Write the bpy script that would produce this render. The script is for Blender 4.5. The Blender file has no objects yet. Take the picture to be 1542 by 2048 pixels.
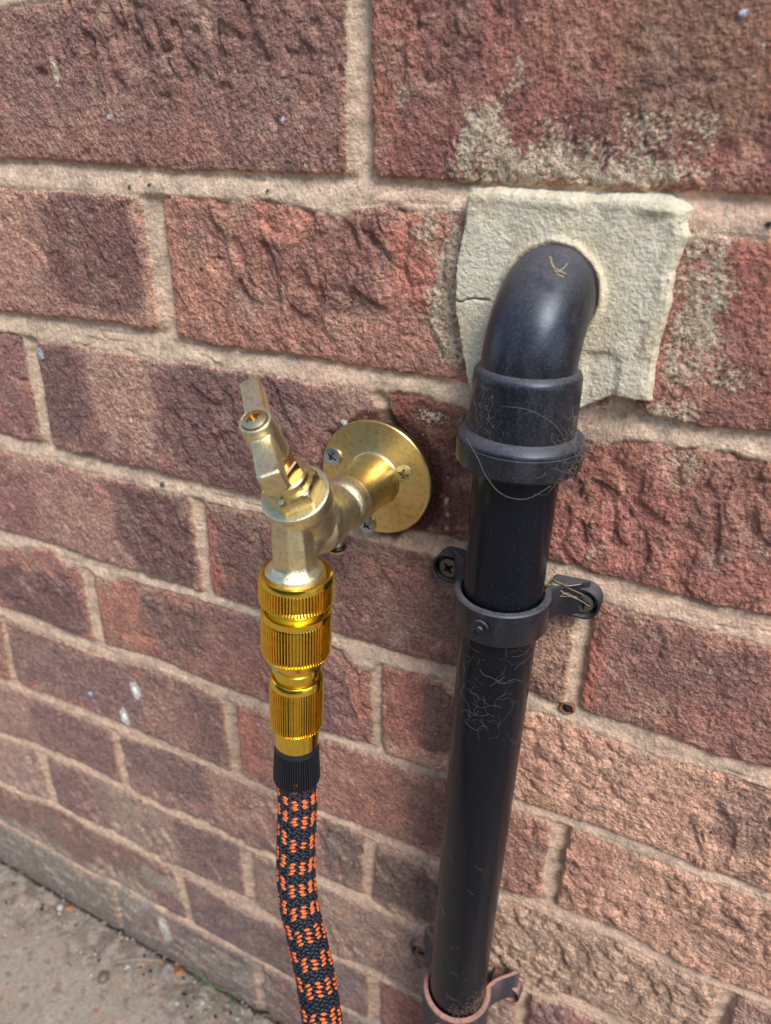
import bpy, bmesh, math, random
import numpy as np
from mathutils import Matrix, Vector
S = bpy.context.scene
RAD = math.radians

# ---------------------------------------------------------------- camera, sky, sun, exposure
cam = bpy.data.cameras.new('camera'); camo = bpy.data.objects.new('camera', cam); S.collection.objects.link(camo)
CP = Vector((0.1449213, -0.2732246, 0.0179896))
_y, _p, _r = -0.4615775, -0.4718497, -0.0022330
_f = Vector((math.sin(_y)*math.cos(_p), math.cos(_y)*math.cos(_p), math.sin(_p)))
_rt = _f.cross(Vector((0, 0, 1))).normalized(); _up = _rt.cross(_f)
_r2 = _rt*math.cos(_r)+_up*math.sin(_r); _u2 = -_rt*math.sin(_r)+_up*math.cos(_r)
camo.matrix_world = Matrix(((_r2.x, _u2.x, -_f.x, CP.x), (_r2.y, _u2.y, -_f.y, CP.y), (_r2.z, _u2.z, -_f.z, CP.z), (0, 0, 0, 1)))
cam.sensor_fit = 'VERTICAL'; cam.sensor_height = 36; cam.lens = 1408.78/2048*36
cam.clip_start = 0.01; cam.clip_end = 500
cam.dof.use_dof = True; cam.dof.focus_distance = 0.30; 
S.camera = camo
cam.dof.aperture_fstop = 10.0

SUN_EL, SUN_AZ = 50.0, 52.0          # azimuth: degrees from the wall normal (-Y) towards +X
sd = Vector((math.sin(RAD(SUN_AZ))*math.cos(RAD(SUN_EL)), -math.cos(RAD(SUN_AZ))*math.cos(RAD(SUN_EL)), math.sin(RAD(SUN_EL))))
w = bpy.data.worlds.new('World'); S.world = w; w.use_nodes = True
nt = w.node_tree; nt.nodes.clear()
sky = nt.nodes.new('ShaderNodeTexSky'); sky.sky_type = 'NISHITA'; sky.sun_disc = False
sky.sun_elevation = RAD(SUN_EL); sky.sun_rotation = math.atan2(sd.x, sd.y)
sky.air_density = 1.0; sky.dust_density = 0.8; sky.ozone_density = 1.0
bg = nt.nodes.new('ShaderNodeBackground'); bg.inputs['Strength'].default_value = 0.13
wo = nt.nodes.new('ShaderNodeOutputWorld')
nt.links.new(sky.outputs[0], bg.inputs[0]); nt.links.new(bg.outputs[0], wo.inputs[0])
sl = bpy.data.lights.new('sun', 'SUN'); sl.energy = 2.0; sl.angle = RAD(26); sl.color = (1.0, 0.985, 0.96)
so = bpy.data.objects.new('sun', sl); S.collection.objects.link(so)
so.rotation_euler = sd.to_track_quat('Z', 'Y').to_euler(); so.location = (0.5, -1, 2)
S.view_settings.view_transform = 'Standard'; S.view_settings.look = 'None'; S.view_settings.gamma = 1
S.view_settings.exposure = 0.98
S.render.engine = 'CYCLES'


# measured layout of the wall, metres in the plane of the wall (x, z)
U= {0: [(-0.2108, 0.015), (-0.1747, 0.0146), (-0.1417, 0.013), (-0.0963, 0.0112), (-0.0553, 0.0101), (-0.0088, 0.01), (0.0036, 0.0089), (0.0447, 0.008), (0.082, 0.0069), (0.1202, 0.006), (0.1458, 0.005)], 1: [(-0.24, -0.0641), (-0.189, -0.0629), (-0.1543, -0.0624), (-0.1206, -0.063), (-0.1069, -0.0649), (-0.0944, -0.0667), (-0.0667, -0.0674), (-0.0466, -0.0663), (-0.0315, -0.0674), (-0.0191, -0.0674), (0.0057, -0.0683), (0.0338, -0.0683), (0.0465, -0.0688), (0.114, -0.0712), (0.131, -0.0725), (0.142, -0.0729), (0.1628, -0.0716)], 2: [(-0.2696, -0.1441), (-0.2545, -0.1453), (-0.2305, -0.1429), (-0.2198, -0.144), (-0.1806, -0.1455), (-0.1463, -0.1448), (-0.1195, -0.1461), (-0.0866, -0.1461), (-0.0697, -0.1464), (0.0304, -0.1448), (0.0412, -0.1448), (0.1022, -0.1446), (0.1118, -0.147), (0.1253, -0.146), (0.1424, -0.1468), (0.1591, -0.1475), (0.1795, -0.1467)], 3: [(-0.2981, -0.2213), (-0.2384, -0.2193), (-0.208, -0.2219), (-0.1778, -0.2215), (-0.1429, -0.2218), (-0.1094, -0.2213), (-0.0738, -0.222), (-0.0262, -0.2218), (-0.0062, -0.2219), (0.0124, -0.2219), (0.0269, -0.2225), (0.0489, -0.2202), (0.0907, -0.2211), (0.1009, -0.2229), (0.1156, -0.2222), (0.1391, -0.2221), (0.1564, -0.2214), (0.1719, -0.2251), (0.1961, -0.2217)], 4: [(-0.3255, -0.2954), (-0.2874, -0.2928), (-0.2524, -0.2957), (-0.2155, -0.2953), (-0.1779, -0.291), (-0.1557, -0.2917), (-0.1134, -0.2946), (-0.081, -0.2932), (-0.0364, -0.2995), (-0.0177, -0.2983), (-0.001, -0.2969), (0.0136, -0.2983), (0.0322, -0.298), (0.0475, -0.295), (0.0887, -0.2958), (0.1087, -0.2953), (0.1323, -0.2936), (0.1594, -0.2944), (0.1769, -0.2963), (0.2123, -0.2946)], 5: [(-0.3561, -0.3783), (-0.3323, -0.3736), (-0.2688, -0.3713), (-0.2199, -0.3696), (-0.1663, -0.3703), (-0.1155, -0.3714), (-0.078, -0.371), (-0.0402, -0.3721), (-0.0181, -0.3703), (0.0085, -0.3692), (0.0291, -0.3696), (0.0446, -0.3688), (0.0851, -0.3715), (0.1078, -0.3683), (0.1186, -0.3679), (0.1468, -0.3649), (0.1715, -0.3686), (0.1952, -0.3718), (0.2285, -0.3679)], 6: [(-0.3833, -0.4518), (-0.34, -0.4436), (-0.2819, -0.4405), (-0.2274, -0.4436), (-0.1929, -0.4466), (-0.1431, -0.4425), (-0.1014, -0.4457), (-0.0832, -0.4428), (-0.0479, -0.4418), (-0.011, -0.4401), (0.0223, -0.4449), (0.033, -0.4434), (0.1094, -0.4561), (0.1359, -0.4441), (0.1626, -0.4412)], 7: [(-0.4114, -0.5278), (-0.3776, -0.5259), (-0.3379, -0.5176), (-0.2993, -0.5188), (-0.2541, -0.5154), (-0.213, -0.5194), (-0.1635, -0.515), (-0.126, -0.512), (-0.0872, -0.5199), (-0.043, -0.532), (-0.0064, -0.5226), (0.0232, -0.5225), (0.0379, -0.5261)], 8: [(-0.3653, -0.5952), (-0.3112, -0.599), (-0.2657, -0.5917), (-0.2376, -0.5923), (-0.199, -0.5909)]}
L= {0: [(-0.2156, 0.0021), (-0.1879, 0.001), (-0.121, 0.0), (-0.1057, 0.0003), (-0.0769, -0.0007), (-0.0498, -0.0001), (-0.0309, -0.0026), (-0.0188, -0.0051), (-0.0129, -0.0069), (-0.0069, -0.0038), (-0.0034, -0.0018), (0.0093, -0.0006), (0.0203, -0.003), (0.0443, -0.0032), (0.1243, -0.0038), (0.1303, -0.0067), (0.1487, -0.0078)], 1: [(-0.2444, -0.076), (-0.2274, -0.0761), (-0.2143, -0.0779), (-0.1635, -0.0775), (-0.1238, -0.0792), (-0.1029, -0.0778), (-0.0688, -0.0782), (-0.0427, -0.0774), (-0.0286, -0.0795), (-0.0059, -0.0781), (0.0023, -0.0791), (0.0139, -0.077), (0.0248, -0.076), (0.0355, -0.079), (0.1019, -0.086), (0.1181, -0.0828), (0.1338, -0.0823), (0.1526, -0.0814), (0.1586, -0.0831), (0.1652, -0.0824)], 2: [(-0.274, -0.156), (-0.2398, -0.1564), (-0.2001, -0.1561), (-0.1601, -0.1568), (-0.1375, -0.158), (-0.1157, -0.1562), (-0.1069, -0.1572), (-0.083, -0.1575), (-0.0672, -0.1564), (-0.0092, -0.1567), (0.009, -0.1576), (0.0224, -0.1576), (0.0373, -0.1566), (0.1178, -0.1593), (0.1275, -0.1603), (0.1446, -0.1596), (0.1587, -0.1602), (0.1826, -0.161)], 3: [(-0.3045, -0.2385), (-0.248, -0.2241), (-0.2374, -0.2321), (-0.2181, -0.2324), (-0.2096, -0.2353), (-0.1968, -0.2383), (-0.1841, -0.2297), (-0.164, -0.2305), (-0.1303, -0.2282), (-0.1044, -0.2289), (-0.0744, -0.2283), (-0.0266, -0.2313), (-0.0173, -0.233), (-0.0098, -0.241), (-0.0018, -0.2416), (0.0064, -0.2323), (0.0221, -0.2328), (0.0375, -0.2294), (0.0485, -0.2293), (0.0885, -0.2321), (0.1073, -0.2315), (0.1338, -0.2343), (0.1533, -0.2366), (0.1726, -0.2329), (0.1988, -0.2338)], 4: [(-0.3302, -0.3082), (-0.2926, -0.3089), (-0.2507, -0.3074), (-0.222, -0.308), (-0.1801, -0.3019), (-0.1353, -0.3018), (-0.1131, -0.3048), (-0.1022, -0.306), (-0.0819, -0.302), (-0.0367, -0.3054), (-0.0161, -0.3049), (0.004, -0.3039), (0.023, -0.3047), (0.0469, -0.3012), (0.0852, -0.3047), (0.1074, -0.303), (0.1191, -0.302), (0.1427, -0.3029), (0.1652, -0.3034), (0.1905, -0.3029), (0.2141, -0.3027)], 5: [(-0.3596, -0.3878), (-0.3135, -0.3834), (-0.2623, -0.3838), (-0.2288, -0.3831), (-0.218, -0.3857), (-0.1681, -0.3802), (-0.1176, -0.3778), (-0.0787, -0.3781), (-0.0405, -0.3795), (-0.0138, -0.3789), (0.0012, -0.3814), (0.0191, -0.3782), (0.0443, -0.3797), (0.0848, -0.3833), (0.1229, -0.3782), (0.1485, -0.3772), (0.1732, -0.3787), (0.201, -0.379), (0.2099, -0.3781), (0.2304, -0.3762)], 6: [(-0.3862, -0.4598), (-0.3369, -0.4553), (-0.2915, -0.4515), (-0.2455, -0.4526), (-0.2102, -0.4538), (-0.1722, -0.4544), (-0.1356, -0.4507), (-0.1137, -0.4528), (-0.1035, -0.4531), (-0.0839, -0.4516), (-0.0486, -0.4537), (-0.0201, -0.4537), (0.0087, -0.4526), (0.0307, -0.4554), (0.1113, -0.4627), (0.1372, -0.4549), (0.154, -0.4557)], 7: [(-0.4141, -0.5354), (-0.3801, -0.5332), (-0.3351, -0.5234), (-0.2899, -0.5282), (-0.2462, -0.5271), (-0.2047, -0.5287), (-0.1699, -0.5285), (-0.1465, -0.5296), (-0.1147, -0.5343), (-0.0845, -0.5276), (-0.0414, -0.5359), (-0.0065, -0.5321), (0.0233, -0.5312)], 8: [(-0.3676, -0.6024), (-0.3128, -0.6052), (-0.2673, -0.5985), (-0.239, -0.599), (-0.2004, -0.599)]}
PERP= {'A': [[(-0.0074, 0.0674), (-0.0083, 0.01), (0.0029, 0.0666), (0.0034, 0.0101)]], 'B': [[(-0.1196, -0.0006), (-0.1206, -0.063), (-0.1073, -0.0003), (-0.1091, -0.0644)]], 'C': [[(-0.2278, -0.0773), (-0.2312, -0.1437), (-0.2164, -0.0781), (-0.2211, -0.1439)], [(0.0005, -0.0793), (0.0076, -0.0921), (0.0076, -0.0783), (0.0132, -0.0912)]], 'D': [[(-0.1159, -0.1572), (-0.116, -0.2218), (-0.1069, -0.1572), (-0.1095, -0.2217)], [(0.1048, -0.1754), (0.1052, -0.217), (0.1127, -0.1701), (0.1127, -0.2194)]], 'E': [[(-0.2227, -0.2337), (-0.2252, -0.2951), (-0.2124, -0.2352), (-0.2169, -0.2954)], [(-0.0018, -0.2423), (0.0, -0.2964), (0.006, -0.2345), (0.006, -0.2937)]], 'F': [[(-0.3308, -0.3098), (-0.3432, -0.3734), (-0.3263, -0.3132), (-0.3328, -0.3748)], [(-0.1127, -0.3046), (-0.113, -0.3692), (-0.1022, -0.306), (-0.1042, -0.3713)], [(0.1082, -0.3006), (0.1083, -0.3675), (0.1181, -0.3029), (0.1178, -0.3685)]], 'G': [[(-0.2312, -0.3842), (-0.2328, -0.4434), (-0.2234, -0.3844), (-0.2244, -0.445)], [(-0.0083, -0.381), (-0.0094, -0.4391), (0.0016, -0.3816), (-0.0024, -0.4399)], [(0.2069, -0.3792), (0.2066, -0.3915), (0.2157, -0.3853), (0.2154, -0.3983)]], 'H': [[(-0.3375, -0.4611), (-0.3397, -0.5192), (-0.3268, -0.4652), (-0.3298, -0.5186)], [(-0.1162, -0.4549), (-0.1175, -0.5152), (-0.1045, -0.4537), (-0.1076, -0.5137)], [(0.104, -0.4659), (0.1038, -0.4995), (0.111, -0.4602), (0.1127, -0.4917)]], 'I': [[(-0.1931, -0.5412), (-0.1891, -0.5828), (-0.1839, -0.5387), (-0.1822, -0.5851)]], 'J': [[(-0.2821, -0.6132), (-0.2864, -0.6534), (-0.2761, -0.6093), (-0.2802, -0.6491)]]}
PATCH = [(0.0452, 0.0051), (0.0562, 0.006), (0.0731, 0.0051), (0.0891, 0.0043), (0.1075, 0.0047), (0.1164, 0.0044), (0.1233, 0.0011), (0.122, -0.0031), (0.124, -0.007), (0.1212, -0.0184), (0.1221, -0.0285), (0.1202, -0.0445), (0.1213, -0.0651), (0.115, -0.0655), (0.1066, -0.0652), (0.1005, -0.0691), (0.096, -0.0718), (0.0627, -0.08), (0.0499, -0.0688), (0.0464, -0.0586), (0.0415, -0.0348), (0.0418, -0.0195), (0.0442, -0.005)]
BASE= [(-0.0899, 0.0474, (126, 86, 80)), (0.0536, 0.0418, (128, 74, 66)), (-0.1645, -0.0096, (160, 112, 98)), (-0.0328, -0.03, (150, 98, 84)), (0.1388, -0.0271, (140, 86, 76)), (-0.2473, -0.102, (130, 85, 82)), (-0.1008, -0.1106, (125, 86, 82)), (0.127, -0.1058, (148, 86, 77)), (-0.2152, -0.1904, (150, 106, 97)), (-0.0119, -0.1796, (120, 82, 77)), (0.1504, -0.186, (140, 90, 81)), (-0.2743, -0.274, (146, 94, 86)), (-0.104, -0.2607, (138, 92, 86)), (0.1414, -0.2684, (186, 134, 112)), (-0.3399, -0.3425, (140, 95, 85)), (-0.2066, -0.3424, (124, 90, 88)), (-0.0162, -0.3317, (150, 100, 88)), (0.1622, -0.3241, (184, 132, 110)), (-0.3057, -0.4091, (138, 102, 97)), (-0.1436, -0.3889, (132, 98, 94)), (0.1602, -0.3956, (164, 128, 110)), (0.2229, -0.3872, (150, 112, 105)), (-0.3736, -0.4809, (150, 118, 112)), (-0.1837, -0.482, (122, 94, 92)), (-0.0419, -0.4889, (144, 114, 104)), (0.14, -0.4634, (120, 88, 88)), (-0.2872, -0.5611, (112, 85, 81)), (-0.1184, -0.568, (112, 90, 90)), (-0.3654, -0.6493, (122, 108, 100)), (-0.1796, -0.623, (122, 102, 100))]
BLOBS= [(-0.1588, -0.0271, 0.0337, 0.0298, (98, 62, 62), 0.9), (-0.0505, 0.0543, 0.0629, 0.0199, (108, 72, 68), 0.5), (-0.1844, 0.0281, 0.0385, 0.0128, (150, 108, 98), 0.4), (-0.1396, 0.0214, 0.0801, 0.0083, (140, 88, 78), 0.5), (-0.022, -0.019, 0.0375, 0.0243, (120, 74, 68), 0.6), (-0.097, -0.0457, 0.0188, 0.0264, (172, 108, 88), 0.5), (0.0247, -0.0167, 0.0131, 0.0226, (176, 98, 80), 0.7), (-0.0415, -0.0078, 0.0155, 0.008, (178, 106, 86), 0.6), (0.0193, 0.0477, 0.0179, 0.0245, (138, 82, 70), 0.8), (0.0344, 0.0558, 0.0131, 0.0174, (98, 64, 64), 0.6), (0.0298, 0.0237, 0.0161, 0.0114, (110, 62, 60), 0.6), (0.0978, 0.0259, 0.0258, 0.0102, (96, 56, 56), 0.6), (0.1177, 0.0432, 0.0247, 0.0224, (112, 80, 62), 0.75), (0.078, 0.0533, 0.0196, 0.0082, (140, 92, 76), 0.5), (0.1458, -0.0233, 0.009, 0.0176, (138, 70, 60), 0.6), (0.1506, -0.0537, 0.0109, 0.0105, (112, 66, 62), 0.5), (-0.2057, -0.1057, 0.0215, 0.0316, (94, 66, 68), 0.85), (-0.1525, -0.1042, 0.0238, 0.0329, (166, 122, 106), 0.85), (-0.0778, -0.1097, 0.0473, 0.035, (92, 64, 66), 0.85), (-0.012, -0.089, 0.0161, 0.0147, (134, 102, 90), 0.6), (-0.0267, -0.1117, 0.0173, 0.0133, (110, 66, 60), 0.5), (0.0367, -0.1126, 0.0219, 0.0371, (92, 50, 42), 0.9), (0.0114, -0.0879, 0.0076, 0.0119, (120, 52, 36), 0.6), (0.1588, -0.101, 0.0182, 0.0243, (128, 84, 72), 0.7), (0.1013, -0.1232, 0.0226, 0.0211, (150, 86, 78), 0.6), (-0.2776, -0.193, 0.0271, 0.0247, (125, 76, 78), 0.7), (-0.1466, -0.185, 0.0323, 0.0362, (88, 60, 62), 0.9), (-0.0558, -0.1788, 0.037, 0.0293, (104, 68, 68), 0.6), (0.0953, -0.1886, 0.0115, 0.0254, (158, 114, 98), 0.9), (-0.1062, -0.1886, 0.0061, 0.0351, (168, 84, 68), 0.7), (0.1538, -0.182, 0.0287, 0.0155, (112, 76, 74), 0.6), (0.1142, -0.1995, 0.0057, 0.0256, (168, 86, 72), 0.7), (0.0444, -0.1784, 0.0157, 0.0263, (112, 80, 72), 0.5), (-0.2736, -0.2716, 0.0463, 0.0242, (86, 62, 68), 0.85), (-0.1879, -0.2603, 0.0233, 0.0265, (168, 102, 84), 0.8), (-0.1478, -0.2556, 0.0277, 0.0178, (100, 76, 72), 0.75), (-0.0459, -0.2785, 0.0257, 0.0264, (106, 78, 82), 0.75), (-0.0863, -0.2741, 0.024, 0.0167, (152, 96, 84), 0.5), (-0.0059, -0.2551, 0.0085, 0.026, (168, 98, 82), 0.7), (0.039, -0.2589, 0.0146, 0.025, (88, 64, 58), 0.8), (0.0178, -0.2604, 0.0124, 0.0293, (160, 88, 76), 0.8), (0.0946, -0.2559, 0.0151, 0.0234, (180, 124, 106), 0.4), (0.1946, -0.2539, 0.0149, 0.0207, (122, 90, 84), 0.7), (-0.2419, -0.3417, 0.0758, 0.0217, (116, 86, 90), 0.6), (-0.1589, -0.342, 0.0298, 0.0255, (156, 112, 98), 0.6), (-0.1297, -0.3412, 0.0168, 0.0298, (108, 78, 76), 0.6), (-0.2772, -0.3715, 0.057, 0.0059, (172, 96, 78), 0.6), (-0.0926, -0.3318, 0.0111, 0.0284, (170, 96, 80), 0.7), (0.035, -0.3358, 0.0193, 0.0255, (106, 72, 64), 0.7), (0.0048, -0.3386, 0.0209, 0.0264, (150, 92, 80), 0.5), (0.1312, -0.3231, 0.0123, 0.0226, (162, 98, 86), 0.5), (0.201, -0.3385, 0.0184, 0.0217, (150, 112, 98), 0.5), (-0.3416, -0.4073, 0.0362, 0.0196, (158, 118, 108), 0.6), (-0.2779, -0.4138, 0.0525, 0.0305, (104, 76, 80), 0.7), (-0.1781, -0.3951, 0.0486, 0.0286, (104, 80, 82), 0.7), (-0.0911, -0.3981, 0.0502, 0.0323, (166, 120, 106), 0.7), (0.019, -0.4105, 0.0326, 0.0251, (96, 78, 72), 0.9), (-0.022, -0.4002, 0.0197, 0.0306, (98, 84, 80), 0.8), (0.1332, -0.4065, 0.0462, 0.0315, (164, 130, 110), 0.5), (-0.2285, -0.4887, 0.0479, 0.0349, (156, 136, 120), 0.45), (-0.147, -0.4757, 0.0272, 0.0323, (106, 82, 84), 0.7), (-0.2938, -0.4922, 0.0357, 0.0293, (112, 84, 84), 0.6), (-0.0703, -0.5869, 0.041, 0.0442, (100, 78, 76), 0.6), (-0.164, -0.5936, 0.0369, 0.0317, (96, 74, 84), 0.6), (-0.3999, -0.6197, 0.0829, 0.0379, (142, 130, 120), 0.7), (-0.2643, -0.5966, 0.044, 0.0254, (146, 136, 124), 0.6), (-0.2077, -0.5537, 0.0258, 0.0153, (150, 140, 128), 0.6), (-0.1461, -0.624, 0.0488, 0.0164, (140, 134, 124), 0.6)]
LIME= [(0.0475, 0.022, 0.0095, 0.0144, 0.8), (0.0649, 0.0139, 0.0275, 0.008, 0.85), (0.0949, 0.0118, 0.0318, 0.0058, 0.9), (0.0557, 0.0417, 0.0047, 0.0088, 0.55), (0.0154, 0.0362, 0.0045, 0.0035, 0.5), (0.0371, -0.0332, 0.0091, 0.0332, 0.95), (0.0267, -0.011, 0.0073, 0.0074, 0.6), (0.1316, -0.0311, 0.0099, 0.0303, 0.75), (0.1267, -0.0703, 0.0122, 0.0065, 0.8), (0.1436, -0.0509, 0.0072, 0.0088, 0.5), (0.1377, -0.0876, 0.0104, 0.0088, 0.5), (0.0329, -0.0857, 0.0081, 0.0046, 0.6), (0.1264, -0.0116, 0.0078, 0.0095, 0.5), (0.0401, 0.0155, 0.0059, 0.005, 0.6), (0.0968, 0.0216, 0.0326, 0.0089, 0.35)]
DOTS= [(-0.1921, -0.3272, 0.0047, 0.0081, (225, 220, 210)), (-0.2094, -0.3592, 0.0044, 0.0082, (225, 220, 210)), (-0.213, -0.0852, 0.0021, 0.0036, (200, 200, 205)), (-0.1609, 0.0511, 0.0019, 0.0062, (190, 170, 145)), (-0.2199, -0.6221, 0.0055, 0.0188, (205, 195, 180)), (0.0404, -0.1252, 0.001, 0.0018, (190, 160, 140)), (0.0412, -0.1321, 0.001, 0.0013, (190, 160, 140)), (0.041, -0.1395, 0.001, 0.0013, (190, 160, 140)), (0.1276, 0.0544, 0.0012, 0.0007, (220, 222, 235)), (0.1073, -0.1369, 0.0016, 0.0029, (195, 165, 145)), (0.1469, -0.0029, 0.001, 0.001, (30, 30, 38)), (-0.0122, -0.0952, 0.0019, 0.0015, (200, 190, 185)), (-0.2231, -0.1334, 0.0014, 0.001, (60, 60, 60)), (-0.1258, 0.0038, 0.0013, 0.0011, (70, 75, 60)), (-0.1135, 0.005, 0.0012, 0.0006, (60, 60, 50)), (-0.0474, 0.0035, 0.0008, 0.0008, (60, 60, 60)), (-0.1358, -0.1528, 0.002, 0.0017, (80, 80, 85)), (-0.0873, -0.0305, 0.0012, 0.0009, (60, 70, 75)), (-0.1312, 0.0325, 0.0015, 0.0012, (190, 185, 180)), (-0.0371, 0.0298, 0.001, 0.0009, (200, 200, 200)), (0.1634, -0.1798, 0.0007, 0.001, (200, 190, 180)), (-0.2426, -0.3503, 0.0029, 0.0022, (200, 200, 215))]
CRINK= [(-0.0877, 0.0596, 0.0908, 0.0171, 1), (-0.0272, -0.0234, 0.072, 0.031, 1), (-0.0742, -0.1064, 0.0516, 0.0332, 0.8), (0.1273, -0.108, 0.0485, 0.0325, 0.9), (-0.1378, -0.1795, 0.0344, 0.0336, 0.8), (-0.0349, -0.2702, 0.0499, 0.0474, 1), (-0.1515, -0.2528, 0.0314, 0.0253, 0.7), (0.1915, -0.2692, 0.0231, 0.0403, 0.9), (-0.173, -0.0146, 0.0578, 0.0288, 0.4), (-0.0558, -0.1788, 0.0404, 0.0261, 0.6), (0.025, 0.0534, 0.029, 0.0178, 0.8), (0.1007, -0.2396, 0.0194, 0.016, 0.4)]
# ---------------------------------------------------------------- helpers
def lin(c):
    c = np.asarray(c, float)/255.0
    return np.where(c <= 0.04045, c/12.92, ((c+0.055)/1.055)**2.4)
def L3(c): return tuple(float(v) for v in lin(c))

def obj(name, V, F, mat, parent=None, smooth=True, mats=None, mi=None, autosmooth=None):
    me = bpy.data.meshes.new(name)
    V = np.asarray(V, float)
    off = Vector((0, 0, 0)) if parent is None else Vector(parent.get('_o', (0, 0, 0)))
    V = V-np.array(off)
    me.from_pydata([tuple(v) for v in V], [], [tuple(f) for f in F])
    for m_ in (mats or [mat]): me.materials.append(m_)
    if mi is not None: me.polygons.foreach_set('material_index', mi)
    me.polygons.foreach_set('use_smooth', [smooth]*len(me.polygons))
    me.update()
    if smooth and autosmooth is not None: me.set_sharp_from_angle(angle=RAD(autosmooth))
    o = bpy.data.objects.new(name, me); S.collection.objects.link(o)
    if parent is not None: o.parent = parent; o['_o'] = tuple(off)
    else: o['_o'] = (0.0, 0.0, 0.0)
    return o
def tag(o, label=None, cat=None, group=None, kind=None):
    if label: o['label'] = label
    if cat: o['category'] = cat
    if group: o['group'] = group
    if kind: o['kind'] = kind
    return o
def empty(name, loc, label, cat, group=None):
    o = bpy.data.objects.new(name, None); S.collection.objects.link(o); o.location = loc
    o.empty_display_size = 0.01; o['_o'] = tuple(float(c) for c in loc)
    return tag(o, label, cat, group)
def basis(d):
    d = np.asarray(d, float); d = d/np.linalg.norm(d)
    a = np.cross(d, [0, 0, 1.0]) if abs(d[2]) < .9 else np.cross(d, [0, 1.0, 0]); a /= np.linalg.norm(a)
    return a, np.cross(d, a), d
def lathe(prof, o, d, seg=64, mod=None):
    """prof: [(t, r)] along d from o; mod(t_index, theta) -> radius factor"""
    a, b, d = basis(d); o = np.asarray(o, float); V = []; F = []
    th = np.linspace(0, 2*np.pi, seg, endpoint=False)
    for i, (t, r) in enumerate(prof):
        k = np.ones(seg) if mod is None else np.array([mod(i, q) for q in th])
        for q, kk in zip(th, k): V.append(o+d*t+(a*math.cos(q)+b*math.sin(q))*r*kk)
    n = len(prof)
    for i in range(n-1):
        for j in range(seg):
            j2 = (j+1) % seg; F.append((i*seg+j, i*seg+j2, (i+1)*seg+j2, (i+1)*seg+j))
    F.append(tuple(range(seg))[::-1]); F.append(tuple((n-1)*seg+j for j in range(seg)))
    return V, F
def join(*parts):
    V = []; F = []
    for v, f in parts:
        k = len(V); V += list(v); F += [tuple(i+k for i in q) for q in f]
    return V, F
def catmull(P, n):
    P = np.asarray(P, float); P = np.vstack([2*P[0]-P[1], P, 2*P[-1]-P[-2]]); out = []
    for i in range(1, len(P)-2):
        for t in np.linspace(0, 1, n, endpoint=False):
            a, b, c, d = P[i-1:i+3]
            out.append(0.5*((2*b)+(-a+c)*t+(2*a-5*b+4*c-d)*t*t+(-a+3*b-3*c+d)*t**3))
    out.append(P[-2]); return np.array(out)
def frames(P):
    T = np.gradient(P, axis=0); T /= np.linalg.norm(T, axis=1)[:, None]
    a = basis(T[0])[0]; A = [a]
    for i in range(1, len(P)):
        a = A[-1]-T[i]*np.dot(A[-1], T[i]); A.append(a/np.linalg.norm(a))
    A = np.array(A); return T, A, np.cross(T, A)
def tube(P, r, seg=24, caps=True):
    P = np.asarray(P, float); T, A, B = frames(P); r = np.broadcast_to(r, (len(P),))
    V = []; F = []
    for i in range(len(P)):
        for j in range(seg):
            q = 2*np.pi*j/seg; V.append(P[i]+(A[i]*math.cos(q)+B[i]*math.sin(q))*r[i])
    for i in range(len(P)-1):
        for j in range(seg):
            j2 = (j+1) % seg; F.append((i*seg+j, i*seg+j2, (i+1)*seg+j2, (i+1)*seg+j))
    if caps: F.append(tuple(range(seg))[::-1]); F.append(tuple((len(P)-1)*seg+j for j in range(seg)))
    return V, F
def boxm(c, ax, half, taper=1.0, bev=0.0008, seg=2):
    bm = bmesh.new(); bmesh.ops.create_cube(bm, size=2)
    for v in bm.verts:
        k = taper if v.co.x > 0 else 1.0
        v.co = Vector((v.co.x*half[0], v.co.y*half[1]*k, v.co.z*half[2]*k))
    bmesh.ops.bevel(bm, geom=list(bm.edges), offset=bev, segments=seg, affect='EDGES', profile=0.5)
    M = np.array(ax).T; c = np.array(c)
    V = [c+M@np.array(v.co) for v in bm.verts]; bm.verts.index_update(); F = [tuple(v.index for v in f.verts) for f in bm.faces]
    bm.free(); return V, F

# ---- numpy noise
_rng = np.random.RandomState(5)
_TH = _rng.rand(256, 256)*2*np.pi; _GX = np.cos(_TH).astype(np.float32); _GY = np.sin(_TH).astype(np.float32)
_RV = _rng.rand(256, 256).astype(np.float32); _RW = _rng.rand(256, 256).astype(np.float32)
def gn(x, y, s=0):
    x = x+s*17.31; y = y+s*9.77
    xi = np.floor(x).astype(np.int32); yi = np.floor(y).astype(np.int32); fx = (x-xi).astype(np.float32); fy = (y-yi).astype(np.float32)
    xi &= 255; yi &= 255; x1 = (xi+1) & 255; y1 = (yi+1) & 255
    u = fx*fx*fx*(fx*(fx*6-15)+10); v = fy*fy*fy*(fy*(fy*6-15)+10)
    a = _GX[xi, yi]*fx+_GY[xi, yi]*fy; b = _GX[x1, yi]*(fx-1)+_GY[x1, yi]*fy
    c = _GX[xi, y1]*fx+_GY[xi, y1]*(fy-1); d = _GX[x1, y1]*(fx-1)+_GY[x1, y1]*(fy-1)
    return ((a+u*(b-a))*(1-v)+(c+u*(d-c))*v)*1.5
def fbm(x, y, s=0, o=3):
    r = 0; a = 1
    for i in range(o): r = r+a*gn(x*2**i, y*2**i, s+i*3); a *= .5
    return r
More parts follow.
